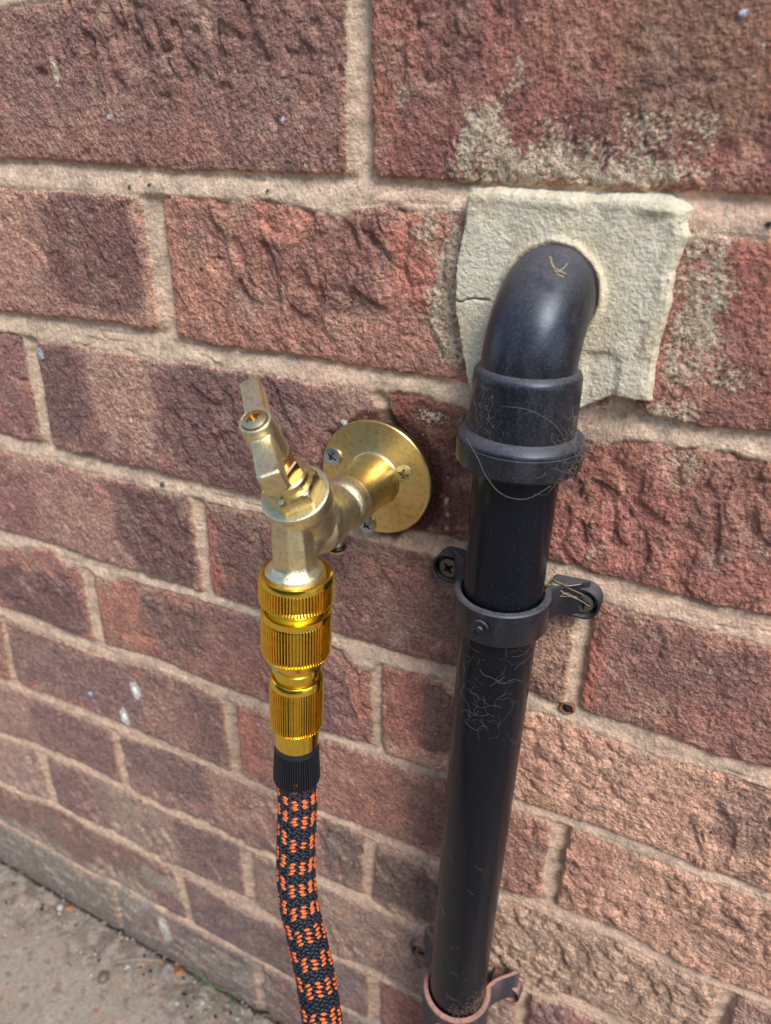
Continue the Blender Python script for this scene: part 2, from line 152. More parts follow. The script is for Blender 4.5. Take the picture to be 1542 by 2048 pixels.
def worley(x, y, s=0):
    x = x+s*5.13; y = y+s*3.71
    xi = np.floor(x).astype(np.int32); yi = np.floor(y).astype(np.int32); best = np.full(x.shape, 9.0, np.float32)
    for dx in (-1, 0, 1):
        for dy in (-1, 0, 1):
            cx = xi+dx; cy = yi+dy
            px = cx+_RV[cx & 255, cy & 255]; py = cy+_RW[cx & 255, cy & 255]
            best = np.minimum(best, (x-px)**2+(y-py)**2)
    return np.sqrt(best)
def ss(a, b, x): t = np.clip((x-a)/(b-a), 0, 1); return t*t*(3-2*t)
def mixc(C, c, m): return C+(np.asarray(c, np.float32)-C)*m[..., None]
def coords(dense, lo, hi, step, cap=.005, ext=1.4):
    """dense spacing inside, geometric growth outside"""
    c = list(np.arange(dense[0], dense[1], step)); s = step
    a = []; x = dense[0]
    while x > lo: s = min(s*1.25, cap) if dense[0]-x < ext else s*1.25; x -= s; a.append(x)
    s = step; b = []; x = c[-1]
    while x < hi: s = min(s*1.25, cap) if x-dense[1] < ext else s*1.25; x += s; b.append(x)
    return np.array(a[::-1]+c+b)
def gridmesh(name, X, Y, Z, col, mat, extra=None, keep=None, parent=None, flip=False):
    n, m = X.shape
    me = bpy.data.meshes.new(name)
    idx = np.arange(n*m).reshape(n, m)
    q = np.stack([idx[:-1, :-1], idx[1:, :-1], idx[1:, 1:], idx[:-1, 1:]], -1).reshape(-1, 4)
    if flip: q = q[:, ::-1]
    if keep is not None:
        kk = keep.ravel(); q = q[kk[q].any(1)]
    co = np.stack([X, Y, Z], -1).reshape(-1, 3).astype(np.float32)
    used = np.zeros(n*m, bool); used[q.ravel()] = True; rem = np.cumsum(used)-1; q = rem[q]; co = co[used]
    me.vertices.add(len(co)); me.vertices.foreach_set('co', co.ravel())
    me.loops.add(q.size); me.loops.foreach_set('vertex_index', q.ravel().astype(np.int32))
    me.polygons.add(len(q)); me.polygons.foreach_set('loop_start', np.arange(0, q.size, 4, dtype=np.int32))
    me.polygons.foreach_set('use_smooth', np.ones(len(q), bool))
    me.update(calc_edges=True)
    ca = me.color_attributes.new('Col', 'FLOAT_COLOR', 'POINT')
    c4 = np.ones((n*m, 4), np.float32); c4[:, :3] = np.clip(col.reshape(-1, 3), 0, 1)
    if extra is not None: c4[:, 3] = extra.ravel()
    ca.data.foreach_set('color', c4[used].ravel())
    me.materials.append(mat)
    o = bpy.data.objects.new(name, me); S.collection.objects.link(o)
    if parent: o.parent = parent
    o['_o'] = (0.0, 0.0, 0.0)
    return o

# ---------------------------------------------------------------- materials
def newmat(name):
    m = bpy.data.materials.new(name); m.use_nodes = True; t = m.node_tree
    return m, t, t.nodes['Principled BSDF'], t.nodes, t.links
def tex(t, kind, scale, detail=2.0, rough=0.5, coord=None, dist=0.0):
    n = t.nodes.new('ShaderNodeTexNoise' if kind == 'noise' else 'ShaderNodeTexVoronoi')
    n.inputs['Scale'].default_value = scale
    if kind == 'noise':
        n.inputs['Detail'].default_value = detail; n.inputs['Roughness'].default_value = rough; n.inputs['Distortion'].default_value = dist
    if coord is None:
        coord = t.nodes.new('ShaderNodeTexCoord').outputs['Object']
    t.links.new(coord, n.inputs['Vector']); return n
def ramp(t, src, pts):
    r = t.nodes.new('ShaderNodeValToRGB'); e = r.color_ramp.elements
    while len(e) < len(pts): e.new(0.5)
    for k, (p, c) in enumerate(pts):
        e[k].position = p; e[k].color = (*c, 1) if isinstance(c, (tuple, list)) else (c, c, c, 1)
    t.links.new(src, r.inputs[0]); return r.outputs[0]
def mix(t, a, b, fac, mode='MIX'):
    n = t.nodes.new('ShaderNodeMix'); n.data_type = 'RGBA'; n.blend_type = mode
    for v, i in ((fac, 0), (a, 6), (b, 7)):
        if isinstance(v, bpy.types.NodeSocket): t.links.new(v, n.inputs[i])
        else: n.inputs[i].default_value = v if i == 0 else (*v, 1)
    return n.outputs[2]
def bump(t, hs, strength, dist, nrm=None):
    b = t.nodes.new('ShaderNodeBump'); b.inputs['Strength'].default_value = strength; b.inputs['Distance'].default_value = dist
    t.links.new(hs, b.inputs['Height'])
    if nrm: t.links.new(nrm, b.inputs['Normal'])
    return b.outputs[0]
def math_(t, op, a, b):
    n = t.nodes.new('ShaderNodeMath'); n.operation = op
    for v, i in ((a, 0), (b, 1)):
        if isinstance(v, bpy.types.NodeSocket): t.links.new(v, n.inputs[i])
        else: n.inputs[i].default_value = v
    return n.outputs[0]

def grainy(name, amp=1.0, scale=1.0, bumpd=0.0005, bs=0.8, rough=0.9):
    m, t, P, N, Lk = newmat(name)
    a = N.new('ShaderNodeAttribute'); a.attribute_name = 'Col'
    n1 = tex(t, 'noise', 560*scale, 4, 0.7); n2 = tex(t, 'noise', 220*scale, 3, 0.6); v = tex(t, 'voronoi', 620*scale)
    g = ramp(t, n1.outputs[0], [(0.32, 1-0.52*amp), (0.5, 1.0), (0.70, 1+0.45*amp)])
    c = mix(t, a.outputs['Color'], g, math_(t, 'ADD', math_(t, 'MULTIPLY', a.outputs['Alpha'], .55), .45), 'MULTIPLY')
    g2 = ramp(t, n2.outputs[0], [(0.35, 1-0.16*amp), (0.68, 1+0.16*amp)])
    c = mix(t, c, g2, 1.0, 'MULTIPLY')
    # scattered pale and dark sand grains; alpha of the attribute (1 brick, 0 mortar) sets how many
    n3 = tex(t, 'noise', 1500*scale, 1, 0.5)
    sp = ramp(t, n3.outputs[0], [(0.66, 0.0), (0.74, 0.45*amp)])
    c = mix(t, c, L3((205, 165, 130)), sp)
    n4 = tex(t, 'noise', 700*scale, 2, 0.5)
    sp2 = ramp(t, n4.outputs[0], [(0.28, 0.40*amp), (0.37, 0.0)])
    c = mix(t, c, L3((60, 48, 48)), sp2)
    Lk.new(c, P.inputs['Base Color']); P.inputs['Roughness'].default_value = rough; P.inputs['Specular IOR Level'].default_value = 0.25
    h = math_(t, 'ADD', n1.outputs[0], math_(t, 'MULTIPLY', n2.outputs[0], 1.2))
    h = math_(t, 'SUBTRACT', h, math_(t, 'MULTIPLY', v.outputs[0], 0.35))
    bn = bump(t, h, bs, bumpd); k = math_(t, 'ADD', math_(t, 'MULTIPLY', a.outputs['Alpha'], .55*bs), .45*bs)
    Lk.new(k, bn.node.inputs['Strength']); Lk.new(bn, P.inputs['Normal'])
    return m
M_WALL = grainy('brick_and_mortar', 1.0, 1.0, 0.0022, 1.0)
M_PATCH = grainy('pale_mortar', 0.30, 1.2, 0.0008, 0.8)
M_GROUND = grainy('old_concrete', 0.55, 0.7, 0.0006, 0.8)

def metal(name, col, rough, grain=0.0, gs=900, dirt=0.0, dirtcol=(0.05, 0.035, 0.02), aniso=0):
    m, t, P, N, Lk = newmat(name)
    n1 = tex(t, 'noise', gs, 2, 0.6); n2 = tex(t, 'noise', 160, 4, 0.6)
    c = mix(t, tuple(v*0.86 for v in col), tuple(min(1, v*1.08) for v in col), n2.outputs[0])
    if dirt > 0:
        n3 = tex(t, 'noise', 420, 5, 0.7)
        dm = ramp(t, n3.outputs[0], [(0.50, 0.0), (0.64, dirt)])
        c = mix(t, c, dirtcol, dm)
    Lk.new(c, P.inputs['Base Color']); P.inputs['Metallic'].default_value = 1.0
    r = N.new('ShaderNodeMapRange'); Lk.new(n2.outputs[0], r.inputs[0]); r.inputs[3].default_value = rough*0.85; r.inputs[4].default_value = rough*1.2
    Lk.new(r.outputs[0], P.inputs['Roughness'])
    if grain > 0: Lk.new(bump(t, n1.outputs[0], 1.0, grain), P.inputs['Normal'])
    return m
M_CAST = metal('sandblasted_brass', L3((232, 218, 176)), 0.38, 0.00017, 1500, 0.30, L3((120, 95, 60)))
M_BRASS = metal('machined_brass', L3((226, 204, 150)), 0.28, 0.00003, 900, 0.15, L3((120, 90, 50)))
M_BRONZE = metal('polished_bronze', L3((208, 172, 122)), 0.24)
M_PLATE = metal('weathered_gold_plate', L3((228, 200, 136)), 0.36, 0.00003, 700, 0.45, L3((150, 130, 90)))
M_GOLD = metal('gold_anodised_aluminium', L3((250, 214, 84)), 0.19, 0.00002, 600, 0.22, L3((150, 110, 40)))
M_ZINC = metal('zinc_screw', L3((190, 202, 215)), 0.32, 0.00004, 900, 0.3, L3((90, 95, 90)))
M_ZINCY = metal('yellow_zinc_screw', L3((225, 218, 180)), 0.34, 0.00004, 900, 0.3, L3((120, 110, 80)))
M_BRONZED = metal('shadowed_brass_recess', L3((150, 105, 50)), 0.35)
M_OLD = metal('dulled_screw', L3((120, 116, 100)), 0.55, 0.00006, 900, 0.6, L3((80, 70, 55)))

def plastic(name, base, rough, dust=0.35, dustcol=(120, 98, 84), updust=0.0, specks=True, spec=.5):
    m, t, P, N, Lk = newmat(name)
    co = N.new('ShaderNodeTexCoord').outputs['Object']
    c = base
    mp = N.new('ShaderNodeMapping'); Lk.new(co, mp.inputs[0]); mp.inputs['Scale'].default_value = (1, 1, 0.12)
    n1 = tex(t, 'noise', 130, 5, 0.65, mp.outputs[0]); n2 = tex(t, 'noise', 600, 4, 0.7, co)
    d = math_(t, 'MULTIPLY', ramp(t, n1.outputs[0], [(0.42, 0.0), (0.75, dust)]), ramp(t, n2.outputs[0], [(0.3, 0.35), (0.7, 1.0)]))
    n5 = tex(t, 'noise', 42, 3, 0.6, co)
    d = math_(t, 'MULTIPLY', d, ramp(t, n5.outputs[0], [(0.3, 0.25), (0.65, 1.3)]))
    if updust > 0:
        ge = N.new('ShaderNodeNewGeometry'); sx = N.new('ShaderNodeSeparateXYZ'); Lk.new(ge.outputs['Normal'], sx.inputs[0])
        up = ramp(t, sx.outputs['Z'], [(0.35, 0.0), (0.9, updust)])
        up = math_(t, 'MULTIPLY', up, ramp(t, n2.outputs[0], [(0.30, 0.45), (0.6, 1.0)]))
        d = math_(t, 'MAXIMUM', d, up)
    c = mix(t, c, L3(dustcol), d)
    if specks:
        v = tex(t, 'voronoi', 620, coord=co); n3 = tex(t, 'noise', 60, 3, 0.6, co)
        s1 = ramp(t, v.outputs['Distance'], [(0.05, 1.0), (0.12, 0.0)])
        s1 = math_(t, 'MULTIPLY', s1, ramp(t, n3.outputs[0], [(0.40, 0.0), (0.68, 0.38)]))
        n6 = tex(t, 'noise', 1400, 2, 0.6, co); c = mix(t, c, L3((110, 108, 112)), ramp(t, n6.outputs[0], [(0.50, 0.0), (0.75, .22*min(1, dust*5))]))
        c = mix(t, c, L3((175, 170, 165)), s1)
    Lk.new(c, P.inputs['Base Color']); P.inputs['IOR'].default_value = 1.5; P.inputs['Specular IOR Level'].default_value = spec; P.inputs['Specular Tint'].default_value = (.80, .89, 1, 1)
    r = N.new('ShaderNodeMapRange'); Lk.new(d, r.inputs[0]); r.inputs[2].default_value = 0.4
    r.inputs[3].default_value = rough; r.inputs[4].default_value = min(1, rough+0.35); Lk.new(r.outputs[0], P.inputs['Roughness'])
    n4 = tex(t, 'noise', 500, 3, 0.6, co)
    Lk.new(bump(t, n4.outputs[0], 0.35, 0.00012), P.inputs['Normal'])
    return m
M_PIPE = plastic('weathered_black_plastic', L3((8, 12, 21)), 0.27, 0.03, spec=.26)
M_FIT = plastic('dusty_black_fitting', L3((17, 19, 26)), 0.29, 0.22, (112, 108, 110), updust=0.46)
M_CLIP = plastic('black_clip_plastic', L3((16, 19, 27)), 0.31, 0.14, (120, 114, 112), updust=0.45)
M_CLIPD = plastic('clip_under_mortar_dust', L3((44, 44, 50)), 0.5, 0.35, (186, 134, 114), updust=1.0)
M_RUBBER = plastic('ribbed_black_rubber', L3((30, 30, 34)), 0.42, 0.0, specks=False)

def simple(name, col, rough=0.7, var=0.2, sc=300, metallic=0, spec=0.4, bd=0.0002):
    m, t, P, N, Lk = newmat(name)
    n = tex(t, 'noise', sc, 3, 0.6)
    c = mix(t, tuple(v*(1-var) for v in col), tuple(min(1, v*(1+var)) for v in col), n.outputs[0])
    Lk.new(c, P.inputs['Base Color']); P.inputs['Roughness'].default_value = rough; P.inputs['Metallic'].default_value = metallic
    P.inputs['Specular IOR Level'].default_value = spec; P.inputs['Specular Tint'].default_value = (.80, .89, 1, 1)
    Lk.new(bump(t, n.outputs[0], 0.6, bd), P.inputs['Normal'])
    return m
M_ORANGE = simple('orange_yarn', L3((206, 104, 54)), 0.6, 0.18, 1500)
M_BLACKY = simple('black_yarn', L3((34, 36, 44)), 0.48, 0.25, 1500)
M_CORE = simple('hose_core', L3((14, 14, 17)), 0.8)
M_DARKIN = simple('recess_shade_and_grit', L3((30, 24, 20)), 0.9)  # dark grit colour; in screw heads it paints the recess shade
M_RUST = simple('rust', L3((128, 84, 62)), 0.85, 0.45, 700)
M_STRAW = simple('dry_straw', L3((160, 138, 112)), 0.7, 0.25, 400)
M_GREEN = simple('green_grass', L3((110, 140, 80)), 0.6, 0.25, 400)
M_WEB = simple('cobweb_thread', L3((128, 124, 118)), 0.5, 0.1, 400)
M_WEBB = simple('dirty_fibres', L3((128, 106, 88)), 0.7, 0.3, 400)
M_LEAF = simple('brown_leaf', L3((165, 105, 62)), 0.7, 0.35, 300)
M_STONE = simple('small_stones', L3((132, 122, 112)), 0.8, 0.5, 120, bd=0.0006)
M_LIME = simple('white_droppings', L3((222, 216, 204)), 0.75, 0.12, 500)
M_BEAD = simple('dark_pupa', L3((44, 40, 50)), 0.3, 0.3, 500)
M_SHELL = simple('brown_shell', L3((104, 88, 78)), 0.4, 0.5, 260)
M_OR = simple('black_o_ring', L3((16, 16, 16)), 0.4)

# ---------------------------------------------------------------- brick wall
NK = range(-9, 9)
def jU(k, X):
    if k == -1: return np.full_like(X, .0885)
    if k in U: a = np.array(U[k]); return np.interp(X, a[:, 0], a[:, 1]) if k not in (8,) else np.interp(X, a[:, 0], a[:, 1])
    return np.full_like(X, 0.007-0.0747*k)+0.0006*gn(X/0.05, X*0+k, 3)
def jL(k, X):
    if k == -1: return np.full_like(X, .0778)+.0004*gn(X/.03, X*0, 4)
    if k in L: a = np.array(L[k]); return np.interp(X, a[:, 0], a[:, 1])
    return jU(k, X)-0.0105
ROWP = {}
for r_, key in enumerate('ABCDEFGHIJ'):
    lst = [list(q) for q in PERP[key]]
    nom = [(-0.002, 'x'), (-0.1145, 'x')][r_ % 2][0]
    have = [0.25*sum(pt[0] for pt in q) for q in lst]
    for n in range(-7, 8):
        xc = nom+0.225*n
        if all(abs(xc-h) > 0.07 for h in have): lst.append([(xc-.005, 1), (xc-.005, -1), (xc+.005, 1), (xc+.005, -1)])
    ROWP[r_] = lst

def wall_fields(X, Z):
    """returns height (outwards, m), colour, brick mask"""
    row = np.full(X.shape, -99); dbed = np.full(X.shape, -1.0, np.float32); bedt = np.zeros(X.shape, np.float32); inbed = np.zeros(X.shape, bool)
    x1 = X[0]                                  # X varies along axis 1
    for k in NK:
        Uk = jU(k, x1)[None, :]; Lk = jL(k, x1)[None, :]
        Un = jU(k+1, x1)[None, :] if k < 8 else np.full_like(Uk, -2.0)
        mrow = (Z < Lk) & (Z >= Un); row = np.where(mrow, k+1, row)       # row index 0 = A (above joint 0)
        dbed = np.where(mrow, np.minimum(Lk-Z, Z-Un), dbed)
        mb = (Z < Uk) & (Z >= Lk); inbed |= mb
        bedt = np.where(mb, (Uk-Z)/(Uk-Lk), bedt)
        dbed = np.where(mb, -np.minimum(Uk-Z, Z-Lk), dbed)
        # remember which row lies above / below for continuity
        row = np.where(mb, np.where(bedt < .5, k, k+1), row)
    dp = np.full(X.shape, 1.0, np.float32); pt_ = np.zeros(X.shape, np.float32); bid = np.zeros(X.shape, np.int32)
    wob = 0.0
    for r in np.unique(row):
        m = row == r
        if r == -99: continue
        lst = ROWP.get(int(r))
        if lst is None:
            nom = -0.002 if r % 2 == 0 else -0.1145
            lst = [[(nom+.225*n-.005, 1), (nom+.225*n-.005, -1), (nom+.225*n+.005, 1), (nom+.225*n+.005, -1)] for n in range(-7, 8)]
        xs = X[m]; zs = Z[m]; d_ = np.full(xs.shape, 1.0); t_ = np.zeros(xs.shape); b_ = np.zeros(xs.shape, np.int32)
        for q in lst:
            def ln(a, b):
                if abs(a[1]-b[1]) < 1e-6: return np.full(xs.shape, a[0])
                f = np.clip((zs-b[1])/(a[1]-b[1]), -0.15, 1.15); return b[0]+(a[0]-b[0])*f
            xl = ln(q[0], q[1]); xr = ln(q[2], q[3])
            ins = (xs > xl) & (xs < xr)
            dd = np.where(ins, -np.minimum(xs-xl, xr-xs), np.maximum(xl-xs, xs-xr))
            t_ = np.where(ins, (xs-xl)/(xr-xl), t_)
            d_ = np.where(np.abs(dd) < np.abs(d_), dd, d_) if False else np.where(ins, dd, np.minimum(d_, dd))
            b_ += (xs > (xl+xr)/2)
        dp[m] = d_; pt_[m] = t_; bid[m] = b_+31*(int(r)+20)
    k = 0.004
    a, b = dbed, dp
    hh = np.clip(0.5+0.5*(b-a)/k, 0, 1); d = b*(1-hh)+a*hh-k*hh*(1-hh)      # smooth minimum: rounded corners
    low = ss(0.02, -0.02, Z+0.16)
    d = d+0.0008*gn(X/0.014, Z/0.011, 1)+0.0006*gn(X/0.0035, Z/0.0035, 2)+0.0003*gn(X/.0014, Z/.0014, 4)
    mask = ss(-0.0004, 0.0007, d)
    # mortar: weather-struck bed, hollow perpends
    hb = np.where(inbed, -0.0034*(1-bedt)**1.3-0.0004, -0.0016-0.0034*pt_)
    kern = np.array([1, 4, 6, 4, 1.])/16
    for _ in range(2):
        hb = sum(kw*np.roll(hb, s, 0) for kw, s in zip(kern, (-2, -1, 0, 1, 2))); hb = sum(kw*np.roll(hb, s, 1) for kw, s in zip(kern, (-2, -1, 0, 1, 2)))
    hb = hb+0.0003*fbm(X/0.014, Z/0.006, 5, 3)+0.00014*gn(X/.0022, Z/.0022, 7)
    crk = np.abs(gn(X/0.05+0.25*gn(X/.01, Z/.01, 50), Z/0.006, 51)); hb = hb-0.0009*np.exp(-(crk/.05)**2)*inbed*ss(.1, .35, gn(X/.06, Z/.06, 52))
    # brick face
    rb = lambda s: _RV[(bid*7+s) & 255, (bid*3+s*5) & 255]
    Hb = (rb(1)-0.5)*0.0016+(rb(2)-.5)*0.012*0+0.0006*gn(X/0.08, Z/0.05, 8)
    wx = X+0.004*gn(X/.018, Z/.018, 9); wz = Z+0.004*gn(X/.018, Z/.018, 10)
    u = wx*0.9+wz*0.35; v = wz*0.8-wx*0.35
    cr1 = np.abs(gn(u/0.0085, v/0.017, 11)); cr2 = np.abs(gn(u/0.006, v/0.008, 12))
    region = ss(-.25, .35, gn(X/0.045, Z/0.035, 13)+0.5*(rb(3)-.5))
    ter = ss(-.12, .12, gn(u/0.010, v/0.016, 14))-.5
    sty = rb(6); rl = np.zeros(X.shape, np.float32)
    for (cx, cz, rx, rz, s) in CRINK: rl = np.maximum(rl, s*ss(1.2, .7, np.sqrt(((wx-cx)/rx)**2+((wz-cz)/rz)**2)))
    seen = ss(-.26, -.22, X)*ss(.30, .26, X)*ss(-.40, -.36, Z)*ss(.12, .10, Z)
    region = np.maximum(region*(.30+.9*ss(.15, .6, sty))*(1-.55*seen), rl*(.55+.6*ss(-.3, .3, gn(X/.02, Z/.02, 59))))
    crin = (-0.0013*np.exp(-(cr1/.10)**2)*ss(-.1, .4, gn(X/.02, Z/.02, 55))-0.0006*np.exp(-(cr2/.1)**2)+0.0017*ter)*region
    wl = worley(X/0.0085+.12*gn(X/.006, Z/.006, 15), Z/0.0085+.12*gn(X/.006, Z/.006, 16), 1)
    wm = worley(X/0.013, Z/0.012, 2)
    bub = 1.35*(0.0012*np.sqrt(np.clip(1-(wl/.55)**2, 0, 1))-0.0010*np.exp(-(wm/.22)**2))
    bubw = ss(.06, .10, X)*ss(-.295, -.31, Z)*ss(-0.1, .3, gn(X/.04, Z/.03, 17)+.25)
    bubw = np.maximum(bubw, .7*ss(.06, .1, X)*ss(-.22, -.24, Z)*ss(.17, .13, X)*ss(-.3, -.28, Z))
    Hb = Hb+crin*(1-.75*bubw)+bub*bubw
    Hb = Hb-.0010*ss(.5, .7, gn(X/.009, Z/.011, 57))*(.3+.7*ss(.6, .2, sty))+0.00030*gn(X/.0040, Z/.0040, 18)+0.00030*gn(X/.0023+.3*Z/.0023, Z/.0030, 19)+0.00036*(.45-worley(X/.0019+.3*gn(X/.004, Z/.004, 58), Z/.0021, 19))-0.0013*np.exp(-np.clip(d, 0, 1)/0.0013)
    H = hb*(1-mask)+Hb*mask
    # ---- colour
    C = np.zeros(X.shape+(3,), np.float32)
    # default per-brick tone, then the bricks seen in the photograph
    tA = lin((150, 92, 80)); tB = lin((112, 78, 76)); tn = rb(4)[..., None]
    C[:] = tA*tn+tB*(1-tn)
    for (bx, bz, c) in BASE:
        ix = np.argmin(np.abs(X[0]-bx)); iz = np.argmin(np.abs(Z[:, 0]-bz)); m = bid == bid[iz, ix]; C[m] = lin(c)
    wX = X+0.005*gn(X/.02, Z/.02, 20)+0.002*gn(X/.005, Z/.005, 21); wZ = Z+0.005*gn(X/.02, Z/.02, 22)+0.002*gn(X/.005, Z/.005, 23)
    bm = np.zeros(X.shape, np.float32)
    for (cx, cz, rx, rz, c, s) in BLOBS:
        e = (np.abs((wX-cx)/rx)**3.2+np.abs((wZ-cz)/rz)**3.2+1e-9)**.3125
        k_ = min(1, s*1.0)*ss(1.12, .86, e); C = mixc(C, lin(c), k_); bm = np.maximum(bm, k_)
    mott = fbm(X/.012, Z/.010, 24, 4)
    C *= (1+0.22*mott)[..., None]
    C = mixc(C, lin((168, 100, 82)), (0.28-.20*bm)*ss(.25, .6, fbm(X/.02, Z/.016, 25, 3)))
    C = mixc(C, lin((186, 146, 122)), (0.26-.20*bm)*ss(.25, .65, fbm(X/.016, Z/.02, 26, 3)))
    C = mixc(C, lin((84, 60, 64)), 0.35*ss(.25, .6, fbm(X/.018, Z/.014, 27, 3)))
    lum = C.mean(-1, keepdims=True); C = (lum+(C-lum)*.84)*np.array([1.60, 1.67, 1.46], np.float32)
    C = mixc(C, np.array(lin((158, 118, 104)))*1.5, np.full(X.shape, .13, np.float32))
    # pale-orange arris: rim highlight of the brick edges put into the colour
    edge = np.exp(-(np.clip(d, 0, 1)/0.0016)**2)*ss(-.2, .3, gn(X/.012, Z/.012, 28)+.15)
    C = mixc(C, lin((196, 142, 112)), 0.65*edge)
    # grime held in pits of the brick face (a dirty film with its own shape)
    mc = np.zeros_like(C); mc[:] = lin((204, 176, 148))
    mc = mixc(mc, lin((206, 168, 142)), ss(-.2, .5, gn(X/.05, Z/.03, 29)+(X-.02)*3)*.7)
    mc = mixc(mc, lin((202, 168, 142)), .8*ss(-.26, -.34, Z))
    mc = mixc(mc, lin((150, 132, 112)), .5*ss(.0, .5, fbm(X/.02, Z/.008, 30, 3)))
    mc *= (1+.12*fbm(X/.006, Z/.005, 31, 3))[..., None]
    C = mc*(1-mask[..., None])+C*mask[..., None]
    # mortar smears
    sm = ss(.42, .6, fbm(X/.03, Z/.02, 32, 4)+.25*np.exp(-np.abs(d)/.004))
    C = mixc(C, lin((178, 152, 128)), .30*sm)
    # dark wet-looking stain round the tap plate, plus painted shade towards the pipe
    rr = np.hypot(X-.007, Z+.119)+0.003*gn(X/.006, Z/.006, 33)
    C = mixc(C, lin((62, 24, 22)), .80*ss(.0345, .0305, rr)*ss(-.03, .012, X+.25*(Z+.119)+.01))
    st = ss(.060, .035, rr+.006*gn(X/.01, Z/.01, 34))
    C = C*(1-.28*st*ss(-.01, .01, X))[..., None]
    # grey cement splash near the ground
    g1 = ss(-.585, -.612, Z+.02*gn(X/.05, Z/.03, 35))*ss(-.1, .35, fbm(X/.022, Z/.014, 36, 4)+.35*ss(-.25, -.36, X)+.10+.5*ss(-.640, -.660, Z))
    C = mixc(C, lin((126, 116, 106)), .68*g1); H = H+.0012*g1
    g2 = ss(-.50, -.56, Z)*ss(.15, .5, fbm(X/.025, Z/.02, 37, 4)); C = mixc(C, lin((140, 130, 120)), .5*g2)
    # pinkish mortar dust on the bricks beside the lower clip
    # pale lime splashes round the patch
    spn = fbm(X/.0026, Z/.0026, 38, 2); spw = fbm(X/.010, Z/.010, 39, 2); ll = np.zeros(X.shape, np.float32)
    for (cx, cz, rx, rz, s) in LIME:
        e = np.sqrt(((wX-cx)/rx)**2+((wZ-cz)/rz)**2)
        ll = np.maximum(ll, s*ss(1.25, .45, e))
    lm = ss(-.10, .10, 1.0*(.9-1.9*worley(X/.0016, Z/.0016, 38))+.35*spn+spw*.5+(ll-.54)*1.35)*ss(.02, .15, ll)
    C = mixc(C, lin((200, 184, 154)), .78*lm); H = H+.00025*lm
    # droppings and specks
    for (cx, cz, rx, rz, c) in DOTS:
        e = np.sqrt(((X-cx)/max(rx, .0009))**2+((Z-cz)/max(rz, .0009))**2)
        k_ = ss(1.3, .7, e+.25*gn(X/.002, Z/.002, 40)); C = mixc(C, lin(c), k_)
        H = H+.0007*k_
    ws = worley(X/.011, Z/.011, 6); C = mixc(C, lin((205, 195, 190)), .6*ss(.05, .03, ws)*(gn(X/.03, Z/.03, 56) > .18))
    return H.astype(np.float32), C, mask.astype(np.float32), d

STEP = 0.0007
xs = coords((-0.47, 0.245), -1.3, 1.1, STEP); zs = coords((-0.68, 0.10), -0.72, 1.2, STEP)
Xg, Zg = np.meshgrid(xs.astype(np.float64), zs.astype(np.float64))
Hw, Cw, Mw, Dw = wall_fields(Xg, Zg)
# drilled holes behind the elbow and the tap are not needed: their fittings are bedded into the wall
wall = gridmesh('brick_wall', Xg, -Hw, Zg, Cw, M_WALL, Mw)
tag(wall, 'weathered red and purple brick wall with pale mortar joints behind tap and pipe', 'brick wall')
# solid body of the wall behind its face
bk = obj('wall_core', *boxm((-.1, 0.060, 0.24), np.eye(3), (1.2, 0.048, 0.96), bev=.001), M_WALL, wall, smooth=False)

# pale mortar patch round the elbow, with lipped edges
PP = np.array(PATCH)
def polysd(X, Z, P):
    best = np.full(X.shape, 9.0); ins = np.zeros(X.shape, bool); n = len(P)
    for i in range(n):
        a = P[i]; b = P[(i+1) % n]; e = b-a; t = np.clip(((X-a[0])*e[0]+(Z-a[1])*e[1])/(e@e), 0, 1)
        best = np.minimum(best, np.hypot(X-a[0]-t*e[0], Z-a[1]-t*e[1]))
        c = ((a[1] > Z) != (b[1] > Z)) & (X < (b[0]-a[0])*(Z-a[1])/(b[1]-a[1]+1e-12)+a[0]); ins ^= c
    return np.where(ins, best, -best)
px = np.arange(.030, .135, .0005); pz = np.arange(-.092, .018, .0005); PX, PZ = np.meshgrid(px, pz)
sdp = polysd(PX, PZ, PP)+.0005*gn(PX/.007, PZ/.007, 60)+.0003*gn(PX/.002, PZ/.002, 61)
ph = -.003+.0078*ss(-.0012, .0012, sdp)
lip = np.exp(-((sdp-.0032)/.0016)**2)*ss(-.012, -.002, PZ+.25*(PX-.09))+.9*np.exp(-((sdp-.004)/.0018)**2)*ss(.100, .112, PX)
ph += .0008*lip*(.6+.7*gn(PX/.010, PZ/.010, 62))+.0004*fbm(PX/.02, PZ/.02, 63, 3)+.00008*gn(PX/.0022, PZ/.0022, 64)+.00022*(.45-worley(PX/.0016, PZ/.0016, 65))
rel = np.hypot(PX-.080, PZ+.029)
ph += .0022*np.exp(-((rel-.0184)/.0015)**2)*(.75+.6*gn(PX/.009, PZ/.009, 66))
# trowel step right of the elbow
ph -= .0012*ss(.0015, -.0015, PZ+.048+.15*(PX-.1)+.002*gn(PX/.006, PZ/.006, 67))*ss(.094, .098, PX)*ss(.110, .106, PX)
